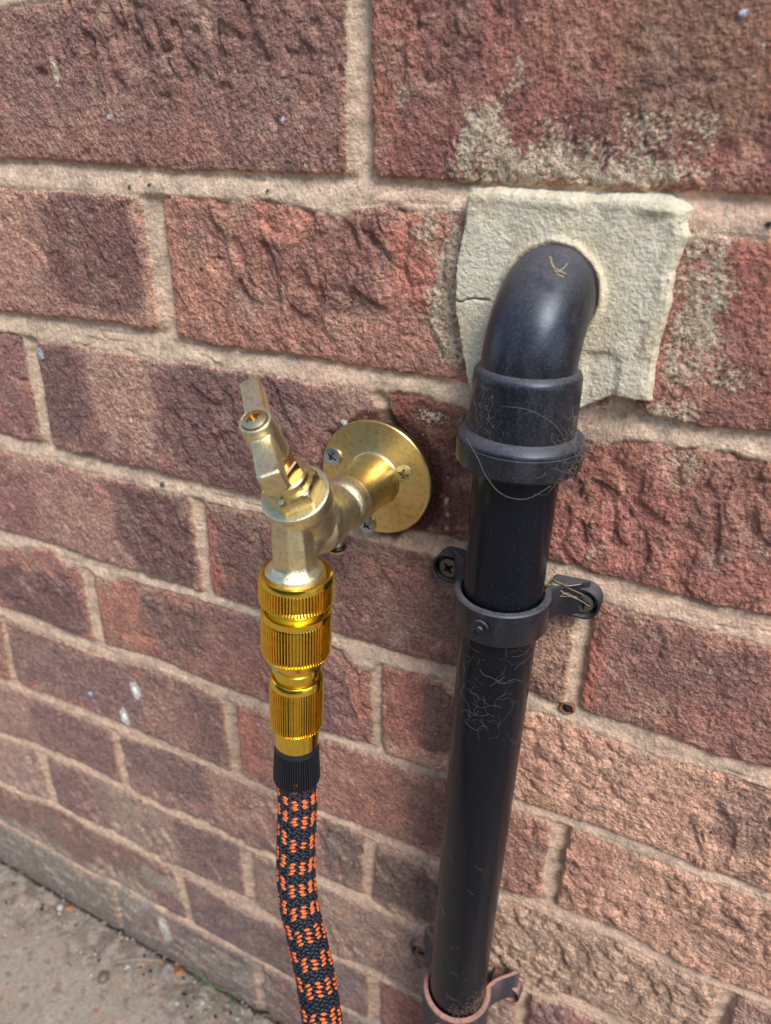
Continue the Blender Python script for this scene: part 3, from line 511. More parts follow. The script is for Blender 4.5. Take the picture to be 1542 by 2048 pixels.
# hairline crack at the left
ck = np.abs(PZ-(-.0345+.10*(PX-.042)+.0012*gn(PX/.004, PX*0, 68))); ph -= .0012*np.exp(-(ck/.00035)**2)*ss(.0575, .0555, PX)
pc = np.zeros(PX.shape+(3,), np.float32); pc[:] = lin((209, 197, 171))
pc = mixc(pc, lin((206, 190, 152)), .6*ss(.034, .019, rel+.004*gn(PX/.01, PZ/.01, 69))*ss(.07, .085, PX))
pc = mixc(pc, lin((214, 202, 170)), .7*np.clip(lip, 0, 1)); pc = mixc(pc, lin((176, 166, 140)), .4*ss(0, .5, fbm(PX/.015, PZ/.02, 70, 3)))
pc = mixc(pc, lin((184, 158, 122)), .35*ss(.2, .6, fbm(PX/.012, PZ/.03, 73, 3)))
pc = mixc(pc, lin((140, 112, 84)), .45*ss(.0192, .0182, rel+.0006*gn(PX/.003, PZ/.003, 71)))  # dark ring: shade of the gap round the elbow, painted on
pc = mixc(pc, lin((90, 78, 60)), .6*np.exp(-(ck/.0004)**2)*ss(.0575, .0555, PX))
pt = gridmesh('mortar_patch', PX, -ph, PZ, pc, M_PATCH, keep=(sdp > -.0016), parent=wall)
pt['label'] = 'pale sandy mortar patch around the pipe elbow'

# ---------------------------------------------------------------- ground
GZ = -0.6655
gx = coords((-0.46, 0.02), -40, 40, .0016, .008, .8); gy = coords((-0.16, 0.012), -40, 0.014, .0016, .008, .6)
GX, GY = np.meshgrid(gx, gy)
gh = .0015*fbm(GX/.06, GY/.05, 80, 3)+.0003*gn(GX/.009, GY/.006, 81)+.00015*gn(GX/.0035, GY/.0035, 85)
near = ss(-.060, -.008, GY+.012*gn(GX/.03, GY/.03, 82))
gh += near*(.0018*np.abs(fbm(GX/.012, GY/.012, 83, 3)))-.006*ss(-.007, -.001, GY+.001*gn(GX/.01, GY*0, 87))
gc = np.zeros(GX.shape+(3,), np.float32); gc[:] = lin((144, 131, 116))
gc = mixc(gc, lin((150, 128, 110)), .6*ss(0, .5, fbm(GX/.05, GY/.02, 84, 4)))
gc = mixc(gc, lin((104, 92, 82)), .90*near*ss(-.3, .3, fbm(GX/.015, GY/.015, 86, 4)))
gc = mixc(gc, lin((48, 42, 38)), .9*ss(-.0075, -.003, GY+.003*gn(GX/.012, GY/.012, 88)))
gc = mixc(gc, lin((96, 82, 70)), .6*ss(.45, .75, fbm(GX/.014, GY/.010, 89, 3)+.3*near))
gc = mixc(gc, lin((62, 62, 56)), ss(-1.9, -2.1, GY+.02*gn(GX/.05, GY/.05, 90)))  # unseen far ground darkened, added so pipe and metal mirror something dark
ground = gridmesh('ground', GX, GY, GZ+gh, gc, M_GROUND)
tag(ground, 'pale worn concrete path with grit along the wall foot', 'ground', kind='structure')

# loose grit along the wall foot
rnd = random.Random(3)
def pebble(c, r, sq, rs):
    ph_, V, F = [], [], []
    n, m = 5, 7
    for i in range(n+1):
        for j in range(m):
            a = math.pi*i/n; b = 2*math.pi*j/m; k = r*(1+.25*(rs.random()-.5))
            V.append((c[0]+k*math.sin(a)*math.cos(b)*sq[0], c[1]+k*math.sin(a)*math.sin(b)*sq[1], c[2]+k*math.cos(a)*sq[2]))
    for i in range(n):
        for j in range(m): F.append((i*m+j, (i+1)*m+j, (i+1)*m+(j+1) % m, i*m+(j+1) % m))
    return V, F
parts = []; mi = []
for k in range(900):
    x = rnd.uniform(-.47, .03); y = -abs(rnd.gauss(0, .028))-.003
    if y < -.15: continue
    r = abs(rnd.gauss(.0002, .0007))+.0004
    p = pebble((x, y, GZ+r*.5), r, (rnd.uniform(.8, 1.5), rnd.uniform(.8, 1.3), rnd.uniform(.5, .9)), rnd); parts.append(p)
    mi += [rnd.choice([0]*12+[1, 1, 2, 2, 3])]*len(p[1])
V, F = join(*parts)
tag(obj('loose_grit', V, F, None, mats=[M_STONE, M_DARKIN, simple('pale_grit', L3((175, 170, 165)), .7, .3), M_LEAF], mi=mi), 'loose grit and crumbs lying along the foot of the wall', 'grit', kind='stuff')
def single(name, c, r, sq, mat, label, cat, seed=1):
    V, F = pebble(c, r, sq, random.Random(seed)); o = obj(name, V, F, mat)
    sm = o.modifiers.new('s', 'SUBSURF'); sm.levels = 2; sm.render_levels = 2
    return tag(o, label, cat)
single('snail_shell', (-.262, -.045, GZ+.003), .0060, (1, 1.1, .7), M_SHELL, 'dark round snail shell lying on the gritty path', 'snail shell', 4)
single('pebble', (-.300, -.052, GZ+.002), .0042, (1.2, .8, .6), M_STONE, 'grey flat pebble on the path left of the snail shell', 'pebble', 7)
def flake(name, c, a, b, rot, mat, label, cat):
    V = []; n = 12
    for i in range(n):
        q = 2*math.pi*i/n; x = a*math.cos(q)*(1+.2*math.sin(3*q)); y = b*math.sin(q)
        V.append((c[0]+x*math.cos(rot)-y*math.sin(rot), c[1]+x*math.sin(rot)+y*math.cos(rot), c[2]+.0012*math.cos(2*q)))
    V2 = [(x, y, z-.0004) for x, y, z in V]
    F = [tuple(range(n)), tuple(range(2*n-1, n-1, -1))]+[(i, n+i, n+(i+1) % n, (i+1) % n) for i in range(n)]
    return tag(obj(name, V+V2, F, mat), label, cat)
flake('leaf_fragment', (-.345, -.010, GZ+.003), .0045, .003, .4, M_LEAF, 'orange leaf fragment at the wall foot, the one nearer the left edge', 'leaf')
flake('leaf_fragment', (-.203, -.010, GZ+.003), .0045, .0035, 1.2, M_LEAF, 'orange leaf fragment at the wall foot beside the straw, the one nearer the hose', 'leaf')
tag(obj('straw', *tube(catmull([(-.262, -.030, GZ+.003), (-.245, -.020, GZ+.006), (-.222, -.012, GZ+.009)], 6), .0006, 6), M_STRAW), 'short yellow straw lying on the grit by the wall foot', 'straw')
parts = [tube(catmull(P_, 8), .00035, 5) for P_ in ([(-.20, -.004, GZ+.004), (-.18, -.006, GZ+.010), (-.160, -.010, GZ+.008), (-.150, -.022, GZ+.004), (-.165, -.045, GZ+.002)],
         [(-.19, -.004, GZ+.002), (-.172, -.008, GZ+.006), (-.140, -.006, GZ+.012)], [(-.15, -.004, GZ+.002), (-.135, -.014, GZ+.010), (-.120, -.020, GZ+.004)])]
tag(obj('grass_tuft', *join(*parts), M_GREEN), 'thin green grass blades growing from the crack at the wall foot', 'grass')

# unseen timber fence, added 3.4 m in front of the wall: what the metal and the pipe mirror
fence = empty('added_reflection_fence', (0, -3.4, GZ), 'unseen low dark timber fence added opposite the wall for dark reflections', 'fence')
M_TIMB = simple('dark_timber', L3((74, 62, 54)), 0.85, 0.3, 30)
pb = [boxm((-5.5+i*.145, -3.4+.006*(i % 2), GZ+.78), np.eye(3), (.068, .011, .78), bev=.003) for i in range(76)]
obj('boards', *join(*pb), M_TIMB, fence, smooth=False)
obj('rail', *boxm((0, -3.435, GZ+.35), np.eye(3), (5.5, .022, .045), bev=.003), M_TIMB, fence, smooth=False)
obj('rail', *boxm((0, -3.435, GZ+1.25), np.eye(3), (5.5, .022, .045), bev=.003), M_TIMB, fence, smooth=False)

# ---------------------------------------------------------------- outside tap
TX, TZ = .0054, -.119
tap = empty('garden_tap', (TX, 0, TZ), 'brass garden tap with winged handle on a round gold wall plate', 'tap')
Yd = (0, -1, 0)
O0 = np.array([TX, 0, TZ])
pl = [(.0005, .0270), (.0008, .0284), (.0035, .0286), (.0042, .0281), (.0044, .0273), (.0046, .0138), (.0051, .0131), (.0066, .0124), (.0090, .0121), (.0130, .0120), (.0300, .0119), (.0305, .0110), (.0305, .002)]
plate = obj('wall_plate', *lathe(pl, O0, Yd, 96), M_PLATE, tap, autosmooth=35)
def screw_mesh(c, d, R, roll=0.0, dome=.0006, rec=.22, depth=.0014):
    """countersunk head with a cross recess; c = centre of its top face"""
    a, b, d = basis(d); c = np.asarray(c); nr, ns = 22, 72; V = []; F = []
    for i in range(nr+1):
        r = R*i/nr
        for j in range(ns):
            q = 2*np.pi*j/ns; x = r*math.cos(q+roll); y = r*math.sin(q+roll)
            h = dome*(1-(r/R)**2)
            for (X1, Y1) in ((x, y), (y, x)):
                k = (1 if abs(X1) < R*.62 and abs(Y1) < R*rec*.5 else 0)
                if k: h = min(h, -depth*(1-abs(X1)/(R*.75)))
            xx = (x-y)/2**.5; yy = (x+y)/2**.5
            for (X1, Y1) in ((xx, yy), (yy, xx)):
                if abs(X1) < R*.36 and abs(Y1) < R*.07: h = min(h, -depth*.35)
            V.append(c+(a*math.cos(q)+b*math.sin(q))*r+d*h)
    for i in range(nr):
        for j in range(ns):
            j2 = (j+1) % ns; F.append((i*ns+j, (i+1)*ns+j, (i+1)*ns+j2, i*ns+j2))
    k0 = len(V)
    for (t, rr) in ((-.0006, R*.98), (-.0022, R*.6)):
        for j in range(ns):
            q = 2*np.pi*j/ns; V.append(c+(a*math.cos(q)+b*math.sin(q))*rr+d*t)
    for j in range(ns):
        j2 = (j+1) % ns; F.append((nr*ns+j, k0+j, k0+j2, nr*ns+j2)); F.append((k0+j, k0+ns+j, k0+ns+j2, k0+j2))
    return V, F
def screw(mt, parent, *a):
    V, F = screw_mesh(*a); c = np.asarray(a[0]); d = np.asarray(a[1], float); d = d/np.linalg.norm(d)
    hh = [(np.asarray(v)-c)@d for v in V]; n = 22*72
    mi_ = [1 if k < n and sum(hh[i] for i in f)/4 < -.00028 else 0 for k, f in enumerate(F)]  # sunken faces take a darker material: recess shade put into the colour
    return obj('screw', V, F, None, parent, mats=[mt, M_DARKIN], mi=mi_, autosmooth=30)
for (sx, sz, mt, ro, lb) in ((-.0169, -.1115, M_ZINC, .5, 'bluish zinc screw at upper left of plate'), (.0210, -.1132, M_ZINCY, .1, 'yellowish zinc screw at right of plate'), (.0015, -.1441, M_ZINC, .9, 'bluish zinc screw at bottom of plate')):
    s_ = screw(mt, plate, (sx, -.0053, sz), Yd, .0043, ro); s_['label'] = lb
# cast body, fused by a voxel remesh
T0 = np.array([TX, -.0585, TZ]); AX = np.array([0, -.5, .8660])
def ball(c, r, sc=(1, 1, 1)):
    V, F = [], []; n, m = 16, 24
    for i in range(n+1):
        for j in range(m):
            a = math.pi*i/n; b = 2*math.pi*j/m
            V.append((c[0]+r*sc[0]*math.sin(a)*math.cos(b), c[1]+r*sc[1]*math.sin(a)*math.sin(b), c[2]+r*sc[2]*math.cos(a)))
    for i in range(n):
        for j in range(m): F.append((i*m+j, (i+1)*m+j, (i+1)*m+(j+1) % m, i*m+(j+1) % m))
    return V, F
body = join(
    lathe([(.0295, .008), (.0295, .0116), (.0305, .0122), (.0355, .0122), (.0372, .0116), (.0385, .0108), (.0430, .0106), (.0520, .0118), (.0590, .0118), (.0660, .008)], O0, Yd, 64),
    ball(T0+np.array([0, .003, .0025]), .0118, (1, 1, 1)),
    lathe([(-.006, .007), (.002, .0105), (.008, .0112), (.014, .0120), (.0175, .0132), (.0185, .0139), (.0238, .0141), (.0246, .0136), (.0246, .004)], T0, AX, 72),
    lathe([(-.012, .004), (-.010, .0076), (.000, .0084), (.0080, .0085), (.0100, .0092), (.0122, .0118), (.0150, .0126), (.0240, .0126), (.0245, .004)], (TX, -.0745, -.1175), (0, 0, -1), 64, mod=lambda i, q: (.955/max(math.cos(((q+.3) % (math.pi/4))-math.pi/8), .955)*1.0) if i < 5 else 1),
    tube([(TX, -.050, -.117), (TX, -.060, -.118), (TX, -.070, -.121), (TX, -.0745, -.126)], [.0088, .0090, .0086, .0078], 32),
    lathe([(0, .0030), (.0135, .0030), (.0135, .001)], (TX+.0016, -.0440, -.1222), (0, 0, -1), 24))
tb = obj('tap_body', *body, M_CAST, tap)
rm = tb.modifiers.new('r', 'REMESH'); rm.mode = 'VOXEL'; rm.voxel_size = .00045; rm.use_smooth_shade = True
sm = tb.modifiers.new('s', 'SMOOTH'); sm.factor = .5; sm.iterations = 5
dp_o = obj('drain_plug', *join(lathe([(.0138, .0034), (.0152, .0034), (.0152, .001)], (TX+.0016, -.0440, -.1222), (0, 0, -1), 6)), M_BRASS, tap, autosmooth=30)
obj('o_ring', *lathe([(.0118, .003), (.0120, .0040), (.0128, .0043), (.0136, .0040), (.0137, .003)], (TX+.0016, -.0440, -.1222), (0, 0, -1), 32), M_OR, dp_o)
# bonnet: hexagon, neck, gland nut, spindle
def hexprof(R): return lambda i, q: math.cos(math.pi/6)/math.cos(((q+.35) % (math.pi/3))-math.pi/6)
hexp = [(.0240, .006), (.0247, .0116), (.0305, .0116), (.0315, .0109), (.0320, .0096), (.0320, .004)]
obj('bonnet', *join(lathe(hexp, T0, AX, 96, mod=lambda i, q: hexprof(1)(i, q) if i in (1, 2, 3) else 1),
                    lathe([(.031, .006), (.0316, .0086), (.0362, .0086), (.0370, .0078), (.0370, .003)], T0, AX, 64)), M_BRASS, tap, autosmooth=28)
gl = [(.0362, .004), (.0368, .0068), (.0418, .0068), (.0424, .0061), (.0424, .003)]
obj('gland_nut', *lathe(gl, T0, AX, 96, mod=lambda i, q: hexprof(1)(i, q+.3) if i in (1, 2, 3) else 1), M_BRONZE, tap, autosmooth=28)
obj('spindle', *lathe([(.041, .003), (.0412, .0042), (.0440, .0042), (.0442, .0036), (.0500, .0036)], T0, AX, 32), M_BRONZE, tap, autosmooth=40)
# winged handle
al = RAD(-38); e2 = np.array([0, .8660, .5]); e1 = np.array([1., 0, 0]); bd = math.cos(al)*e2+math.sin(al)*e1; wd = np.cross(AX, bd)
hc = T0+AX*.0575
arm1 = boxm(hc+bd*.0140+AX*.0012, (bd, wd, AX), (.0118, .0041, .0044), .92, .0014, 3)
arm2 = boxm(hc-bd*.0125-AX*.0004, (-bd, -wd, AX), (.0105, .0040, .0050), 1.06, .0014, 3)
hub = lathe([(.0470, .003), (.0472, .0056), (.0500, .0062), (.0600, .0063), (.0650, .0060), (.0660, .0057), (.0660, .0047), (.0652, .0045), (.0652, .001)], T0, AX, 48)
hd = obj('handle', *join(arm1, arm2, hub), M_CAST, tap)
rm = hd.modifiers.new('r', 'REMESH'); rm.mode = 'VOXEL'; rm.voxel_size = .0003; rm.use_smooth_shade = True
sm = hd.modifiers.new('s', 'SMOOTH'); sm.factor = .5; sm.iterations = 4
screw(M_BRASS, hd, T0+AX*.0664, AX, .0044, .6, .0010, .26, .0018).data.materials[1] = M_BRONZED

# ---------------------------------------------------------------- hose with its gold couplings
hose = empty('garden_hose', (.004, -.0755, -.13), 'braided black and orange garden hose joined to the tap by ribbed gold couplings', 'hose')
def hax(z): return np.array([.006+(.004/.07)*(z+.142)*1.0, -.0752+0.018*(z+.142), z])
HD = hax(-.25)-hax(-.12); HO = hax(-.12); HL = np.linalg.norm(HD); HDn = HD/HL
def ht(z): return (-.12-z)*HL/.13
def knurl(n, depth, idx):
    def f(i, q):
        if i not in idx: return 1.0
        p = (q*n/(2*math.pi)) % 1.0
        return 1-depth*(0.0 if p < .45 else (1.0 if .58 < p < .87 else .5))
    return f
def ringp(zr): return [(ht(z), r) for z, r in zr]
KS = 72*8
obj('collar', *lathe(ringp([(-.1345, .0122), (-.1308, .0131), (-.1303, .0137), (-.1306, .0144), (-.1318, .0148), (-.1332, .0149), (-.1334, .0152), (-.1338, .0152), (-.1340, .0152), (-.1414, .0153), (-.1417, .0153), (-.1428, .0152), (-.1440, .0140), (-.1440, .010)]), HO, HDn, KS, mod=knurl(72, .090, (6, 7, 8, 9, 10))), M_GOLD, hose, autosmooth=30)
cp = obj('coupling', *lathe(ringp([(-.1430, .010), (-.1438, .0118), (-.1474, .0120), (-.1472, .0136), (-.1474, .0142), (-.1490, .0144), (-.1500, .0144), (-.1503, .0146), (-.1510, .0147), (-.1670, .0148), (-.1680, .0147), (-.1686, .0145), (-.1712, .0136), (-.1716, .0118), (-.1722, .0105)]), HO, HDn, KS, mod=knurl(72, .100, (7, 8, 9, 10))), M_GOLD, hose, autosmooth=30)
obj('neck', *lathe(ringp([(-.1712, .008), (-.1714, .0112), (-.1735, .0113), (-.1740, .0100), (-.1762, .0098), (-.1768, .0106), (-.1788, .0107), (-.1795, .0099), (-.1840, .0098), (-.188, .0095)]), HO, HDn, 96), M_GOLD, hose, autosmooth=30)
obj('hose_nut', *lathe(ringp([(-.1870, .0095), (-.1828, .0100), (-.1824, .0108), (-.1832, .0113), (-.1850, .0117), (-.1858, .0117), (-.1866, .0118), (-.1880, .0119), (-.2080, .0119), (-.2092, .0119), (-.2098, .0116), (-.2106, .0106), (-.2110, .0103), (-.2210, .0102), (-.2213, .0098), (-.2213, .006)]), HO, HDn, 66*8, mod=knurl(66, .115, (6, 7, 8, 9))), M_GOLD, hose, autosmooth=30)
obj('grip_sleeve', *lathe(ringp([(-.2205, .008), (-.2208, .0097), (-.2242, .0098), (-.2248, .0100), (-.2256, .0103), (-.2420, .0110), (-.2440, .0111), (-.2446, .0106), (-.2446, .009)]), HO, HDn, 60*8, mod=knurl(60, .110, (4, 5, 6, 7))), M_RUBBER, hose, autosmooth=30)
h0 = hax(-.2400)
hp = [h0, hax(-.2500)]+[(.0001, -.0782, -.262), (.0018, -.0838, -.280), (.0040, -.0893, -.297), (.0083, -.0950, -.311), (.0145, -.1000, -.3205), (.0225, -.1068, -.3320), (.0315, -.1160, -.3440), (.042, -.128, -.362), (.060, -.150, -.400), (.085, -.178, -.470), (.105, -.198, -.560), (.135, -.215, -.625), (.19, -.225, -.6535), (.27, -.215, -.6545), (.36, -.200, -.6545)]
HP = catmull(hp, 14)
# resample evenly by arc length
s_ = np.concatenate([[0], np.cumsum(np.linalg.norm(np.diff(HP, axis=0), axis=1))]); ROWH = .00172
tt = np.arange(0, s_[-1], ROWH); HR = np.stack([np.interp(tt, s_, HP[:, i]) for i in range(3)], 1)
core = obj('hose_core', *tube(HR[::2], .0084, 32), M_CORE, hose)
T_, A_, B_ = frames(HR)
NC = 24; RH = .0090
# unit stitch: a fat elongated grain
su, sf = [], []
n_, m_ = 4, 6
for i in range(n_+1):
    for j in range(m_):
        a = math.pi*i/n_; b = 2*math.pi*j/m_; su.append((math.cos(a), math.sin(a)*math.cos(b), math.sin(a)*math.sin(b)))
for i in range(n_):
    for j in range(m_): sf.append((i*m_+j, (i+1)*m_+j, (i+1)*m_+(j+1) % m_, i*m_+(j+1) % m_))
su = np.array(su); sf = np.array(sf)
VV, FF, MI = [], [], []; kbase = 0; rs = np.random.RandomState(4)
for i in range(len(HR)):
    for c in range(NC):
        q = 2*math.pi*(c+(.30 if i % 2 else 0))/NC+i*0.004
        nrm = A_[i]*math.cos(q)+B_[i]*math.sin(q); cir = -A_[i]*math.sin(q)+B_[i]*math.cos(q)
        stag = (c//2*3) % 7 if False else 0
        ph_ = (i+[0, 0, 0, 2, 3, 4, 5, 4, 2, 1, 0, -1][c//2]) % 7
        orange = (c % 3 != 2) and (ph_ < 4) if False else ((c % 2 == 0) and ph_ < 4)
        if orange and (ph_ in (0, 3)) and rs.rand() < .08: orange = False
        tilt = (.22 if c % 4 < 2 else -.22) if orange else (.45 if c % 2 == 0 else -.45)
        ln_ = cir*math.cos(tilt)+T_[i]*math.sin(tilt); sd_ = np.cross(nrm, ln_)
        wl_ = .00158 if orange else .00150; j_ = rs.randn(3)*.00006
        ctr = HR[i]+nrm*(RH+(.00022 if orange else -.00004)+rs.randn()*.00006)+T_[i]*(.00086*(c % 2))+j_
        P_ = ctr+su[:, 0:1]*ln_*wl_+su[:, 1:2]*sd_*(.00082 if orange else .00076)+su[:, 2:3]*nrm*.00072
        VV.append(P_); FF.append(sf+kbase); kbase += len(su); MI += [0 if orange else 1]*len(sf)
VV = np.concatenate(VV)-np.array(hose['_o']); FF = np.concatenate(FF)
me = bpy.data.meshes.new('braided_sleeve'); me.vertices.add(len(VV)); me.vertices.foreach_set('co', VV.astype(np.float32).ravel())
me.loops.add(FF.size); me.loops.foreach_set('vertex_index', FF.ravel().astype(np.int32)); me.polygons.add(len(FF)); me.polygons.foreach_set('loop_start', np.arange(0, FF.size, 4, dtype=np.int32))
me.update(calc_edges=True); me.materials.append(M_ORANGE); me.materials.append(M_BLACKY); me.polygons.foreach_set('material_index', np.array(MI, np.int32)); me.polygons.foreach_set('use_smooth', np.ones(len(FF), bool))
br = bpy.data.objects.new('braided_sleeve', me); S.collection.objects.link(br); br.parent = hose

# ---------------------------------------------------------------- black waste pipe
def pax(z): return np.array([.0774+.0213*(z+.15), -.0258+.0082*(z+.15), z])
pipe = empty('waste_pipe', tuple(pax(-.4)), 'black plastic waste pipe leaving the mortar patch by an elbow and running down', 'pipe')
PD = pax(-.4)-pax(-.1); PD /= np.linalg.norm(PD)
def pt2(z): return (-z)/(-PD[2])
PO = pax(0.0)
pp = lambda zr: [((0.0-z)/(-PD[2]), r) for z, r in zr]
obj('pipe', *lathe(pp([(-.060, .0160), (-.060, .0167), (-.30, .0167), (GZ+.002, .0167), (GZ+.002, .0150), (-.6, .015)]), PO, PD, 96), M_PIPE, pipe, autosmooth=40)
# elbow: bend from the wall down to the socket
c0 = pax(-.0530); BR = .0245
th = np.linspace(0, math.pi/2, 22)
yw = c0[1]+BR
ep = [np.array([c0[0]+.0008, .012, c0[2]+BR])]+[np.array([c0[0]+.0008*(1-q/(math.pi/2)), yw-BR*math.sin(q), c0[2]+BR*math.cos(q)]) for q in th]+[c0+PD*.003]
obj('elbow', *tube(ep, .0174, 72), M_FIT, pipe)
obj('socket', *lathe(pp([(-.0505, .0165), (-.0512, .0178), (-.0522, .0190), (-.0532, .0196), (-.0545, .0198), (-.0720, .0202), (-.0790, .0202)]), PO, PD, 96), M_FIT, pipe, autosmooth=50)
obj('socket_collar', *lathe(pp([(-.0742, .019), (-.0744, .0206), (-.0752, .0216), (-.0768, .0236), (-.0778, .0241), (-.0782, .0241), (-.0784, .0238), (-.0787, .0238), (-.0789, .0241), (-.0868, .0241), (-.0880, .0232), (-.0896, .0200), (-.0905, .0175), (-.0905, .0166)]), PO, PD, 112), M_FIT, pipe, autosmooth=28)

# ---------------------------------------------------------------- pipe clips
def clip(zt, ears, mat, label, dusty):
    c = pax(zt-.006); root = empty('pipe_clip', (c[0], 0, c[2]), label, 'pipe clip', 'pipe clips holding the black pipe')
    H = .0240 if dusty else .0158; Rin, Rout = .0178, .0206
    # outline in plan: band round the front, legs back to the wall, closed behind
    def sec(R, leg):
        pts = []
        yb = -.0035
        fl = .0125 if leg > 0 else .002
        for f_, g_ in ((1.0, 0), (.72, .25), (.40, .5), (.14, .75), (0, 1.0)): pts.append((leg+fl*f_, yb+(c[1]+.010-yb)*g_))
        for q in np.linspace(math.radians(25), math.radians(-205), 44):
            pts.append((R*math.cos(q), c[1]+R*math.sin(q)))
        for f_, g_ in ((1.0, 0), (.72, .25), (.40, .5), (.14, .75), (0, 1.0))[::-1]: pts.append((-leg-fl*f_, yb+(c[1]+.010-yb)*g_))
        return pts
    so_, si_ = sec(Rout, Rout*.96), sec(Rin, Rin*.95)
    V = []; F = []; n = len(so_)
    levels = [(zt, .0000), (zt-.0006, .0006), (zt-H+.0008, .0006), (zt-H, .0)]
    lean = lambda z: pax(z)[0]
    def shrink(P, e): return P
    for (z, e) in levels:
        for (x, y) in so_:
            r = math.hypot(x, y-c[1]); k = 1-(.0006-e)/max(r, .001)*1.0
            V.append((lean(z)+x*k, c[1]+(y-c[1])*k if y < c[1]+.011 else y, z))
    for (z, e) in levels[::-1]:
        for (x, y) in si_: V.append((lean(z)+x, y, z))
    L_ = len(levels)*2
    for a in range(L_):
        b = (a+1) % L_
        for i in range(n-1): F.append((a*n+i, a*n+i+1, b*n+i+1, b*n+i))
    F.append(tuple(a*n for a in range(L_))[::-1]); F.append(tuple(a*n+n-1 for a in range(L_)))
    band = obj('band', V, F, mat, root, autosmooth=40)
    bv, bf = lathe([(0, .0042), (.0010, .0042), (.0011, .0034), (.0006, .0028), (.0006, .0016), (.0014, .0012), (.0014, .0003)], (pax(zt-H/2)+np.array([-.0022, -Rout+.0001, 0])*1.0), (-.11, -1, 0), 40)
    obj('boss', bv, bf, mat, band, autosmooth=50)
    # ears, each a cupped oval pad on the wall joined to the leg by a web
    for sgn, (ex, ez) in zip((-1, 1), ears):
        lx = pax(ez)[0]+sgn*Rin*.97
        Vq = []; Fq = []; no = 40
        cx0, cx1 = lx-sgn*.001, ex; R_ = .0078
        out = []
        for j in range(no):
            q = 2*math.pi*j/no
            ox = (max(0, math.cos(q)*sgn) > 0)
            bx = ex if ox else lx; out.append((bx+R_*math.cos(q)*(1 if ox else .35), ez+R_*math.sin(q)*(1 if ox else .92)))
        prof = [(1.0, .002), (1.0, -.0060), (.96, -.0066), (.86, -.0066), (.80, -.0060), (.76, -.0030)]
        mx = (ex+lx)/2
        for (k, y) in prof:
            for (x, z) in out:
                ccx = ex if abs(x-ex) < R_*1.01 and (x-ex)*sgn > -.0001 else x
                Vq.append((ccx+(x-ccx)*k if ccx != x else x, y-.0, ez+(z-ez)*k))
        for a in range(len(prof)-1):
            for j in range(no): Fq.append((a*no+j, (a+1)*no+j, (a+1)*no+(j+1) % no, a*no+(j+1) % no))
        Fq.append(tuple((len(prof)-1)*no+j for j in range(no)))
        # web from band to ear
        wv = boxm(((lx+ex)/2-sgn*.0030, -.0070, ez-.0058), np.eye(3), (abs(ex-lx)/2+.001, .0045, .0014), 1, .0008, 2)
        ear = obj('ear', *join((Vq, Fq)), mat, root, autosmooth=45)
        sv = screw(M_OLD, ear, (ex, -.0056, ez), (0.05*sgn, -1, .05), .0047, .3+sgn, .0007, .24, .0014)
    return root
clip(-.1472, ((.0450, -.1568), (.1078, -.1578)), M_CLIP, 'black pipe clip halfway down the pipe, dried grass caught on its right ear', False)
clip(-.4370, ((.0382, -.4610), (.0981, -.4586)), M_CLIPD, 'lower pipe clip coated in pink mortar dust at the bottom edge', True)

# ---------------------------------------------------------------- small things
# rusty old fixing in the mortar joint
ru = empty('rusty_wall_plug', (.1072, -.001, -.2238), 'rusty old screw plug set in the mortar joint right of the pipe', 'wall plug')
obj('sleeve', *lathe([(-.004, .0033), (.0004, .0035), (.0011, .0032), (.0010, .0026), (-.0012, .0023), (-.002, .001)], (.1072, .0015, -.2238), (0, -1, .15), 32, mod=lambda i, q: 1+.10*math.sin(2*q+1+i*.3)+.05*math.sin(5*q)), M_RUST, ru)
obj('screw_stub', *lathe([(-.004, .0018), (.0004, .0019), (.0010, .0015), (.0010, .0003)], (.1072, .0015, -.2238), (0, -1, .1), 16), M_DARKIN, ru)
# dried grass caught on the clip's right ear
rnd = random.Random(8); parts = []
for k in range(11):
    a = rnd.uniform(-.5, .5); x = .1000+rnd.uniform(-.010, .006); z = -.1490+rnd.uniform(-.005, .003); ln_ = rnd.uniform(.007, .016)
    P_ = [(x-ln_*math.cos(a)/2, -.0085-rnd.random()*.003, z-ln_*math.sin(a)/2), (x, -.0105-rnd.random()*.003, z+.001), (x+ln_*math.cos(a)/2, -.008-rnd.random()*.003, z+ln_*math.sin(a)/2)]
    parts.append(tube(catmull(P_, 6), rnd.uniform(.00012, .0003), 5))
tag(obj('dried_grass', *join(*parts), M_STRAW), 'wisps of dried grass caught on the right ear of the middle clip', 'dried grass')
tag(obj('green_grass', *tube(catmull([(.0900, -.014, -.1480), (.0955, -.013, -.1472), (.1000, -.0115, -.1484)], 8), [.0002]*8+[.0006]*8+[.0002], 6), M_GREEN), 'small green blade of grass lying on the middle clip beside the dried grass', 'grass blade')
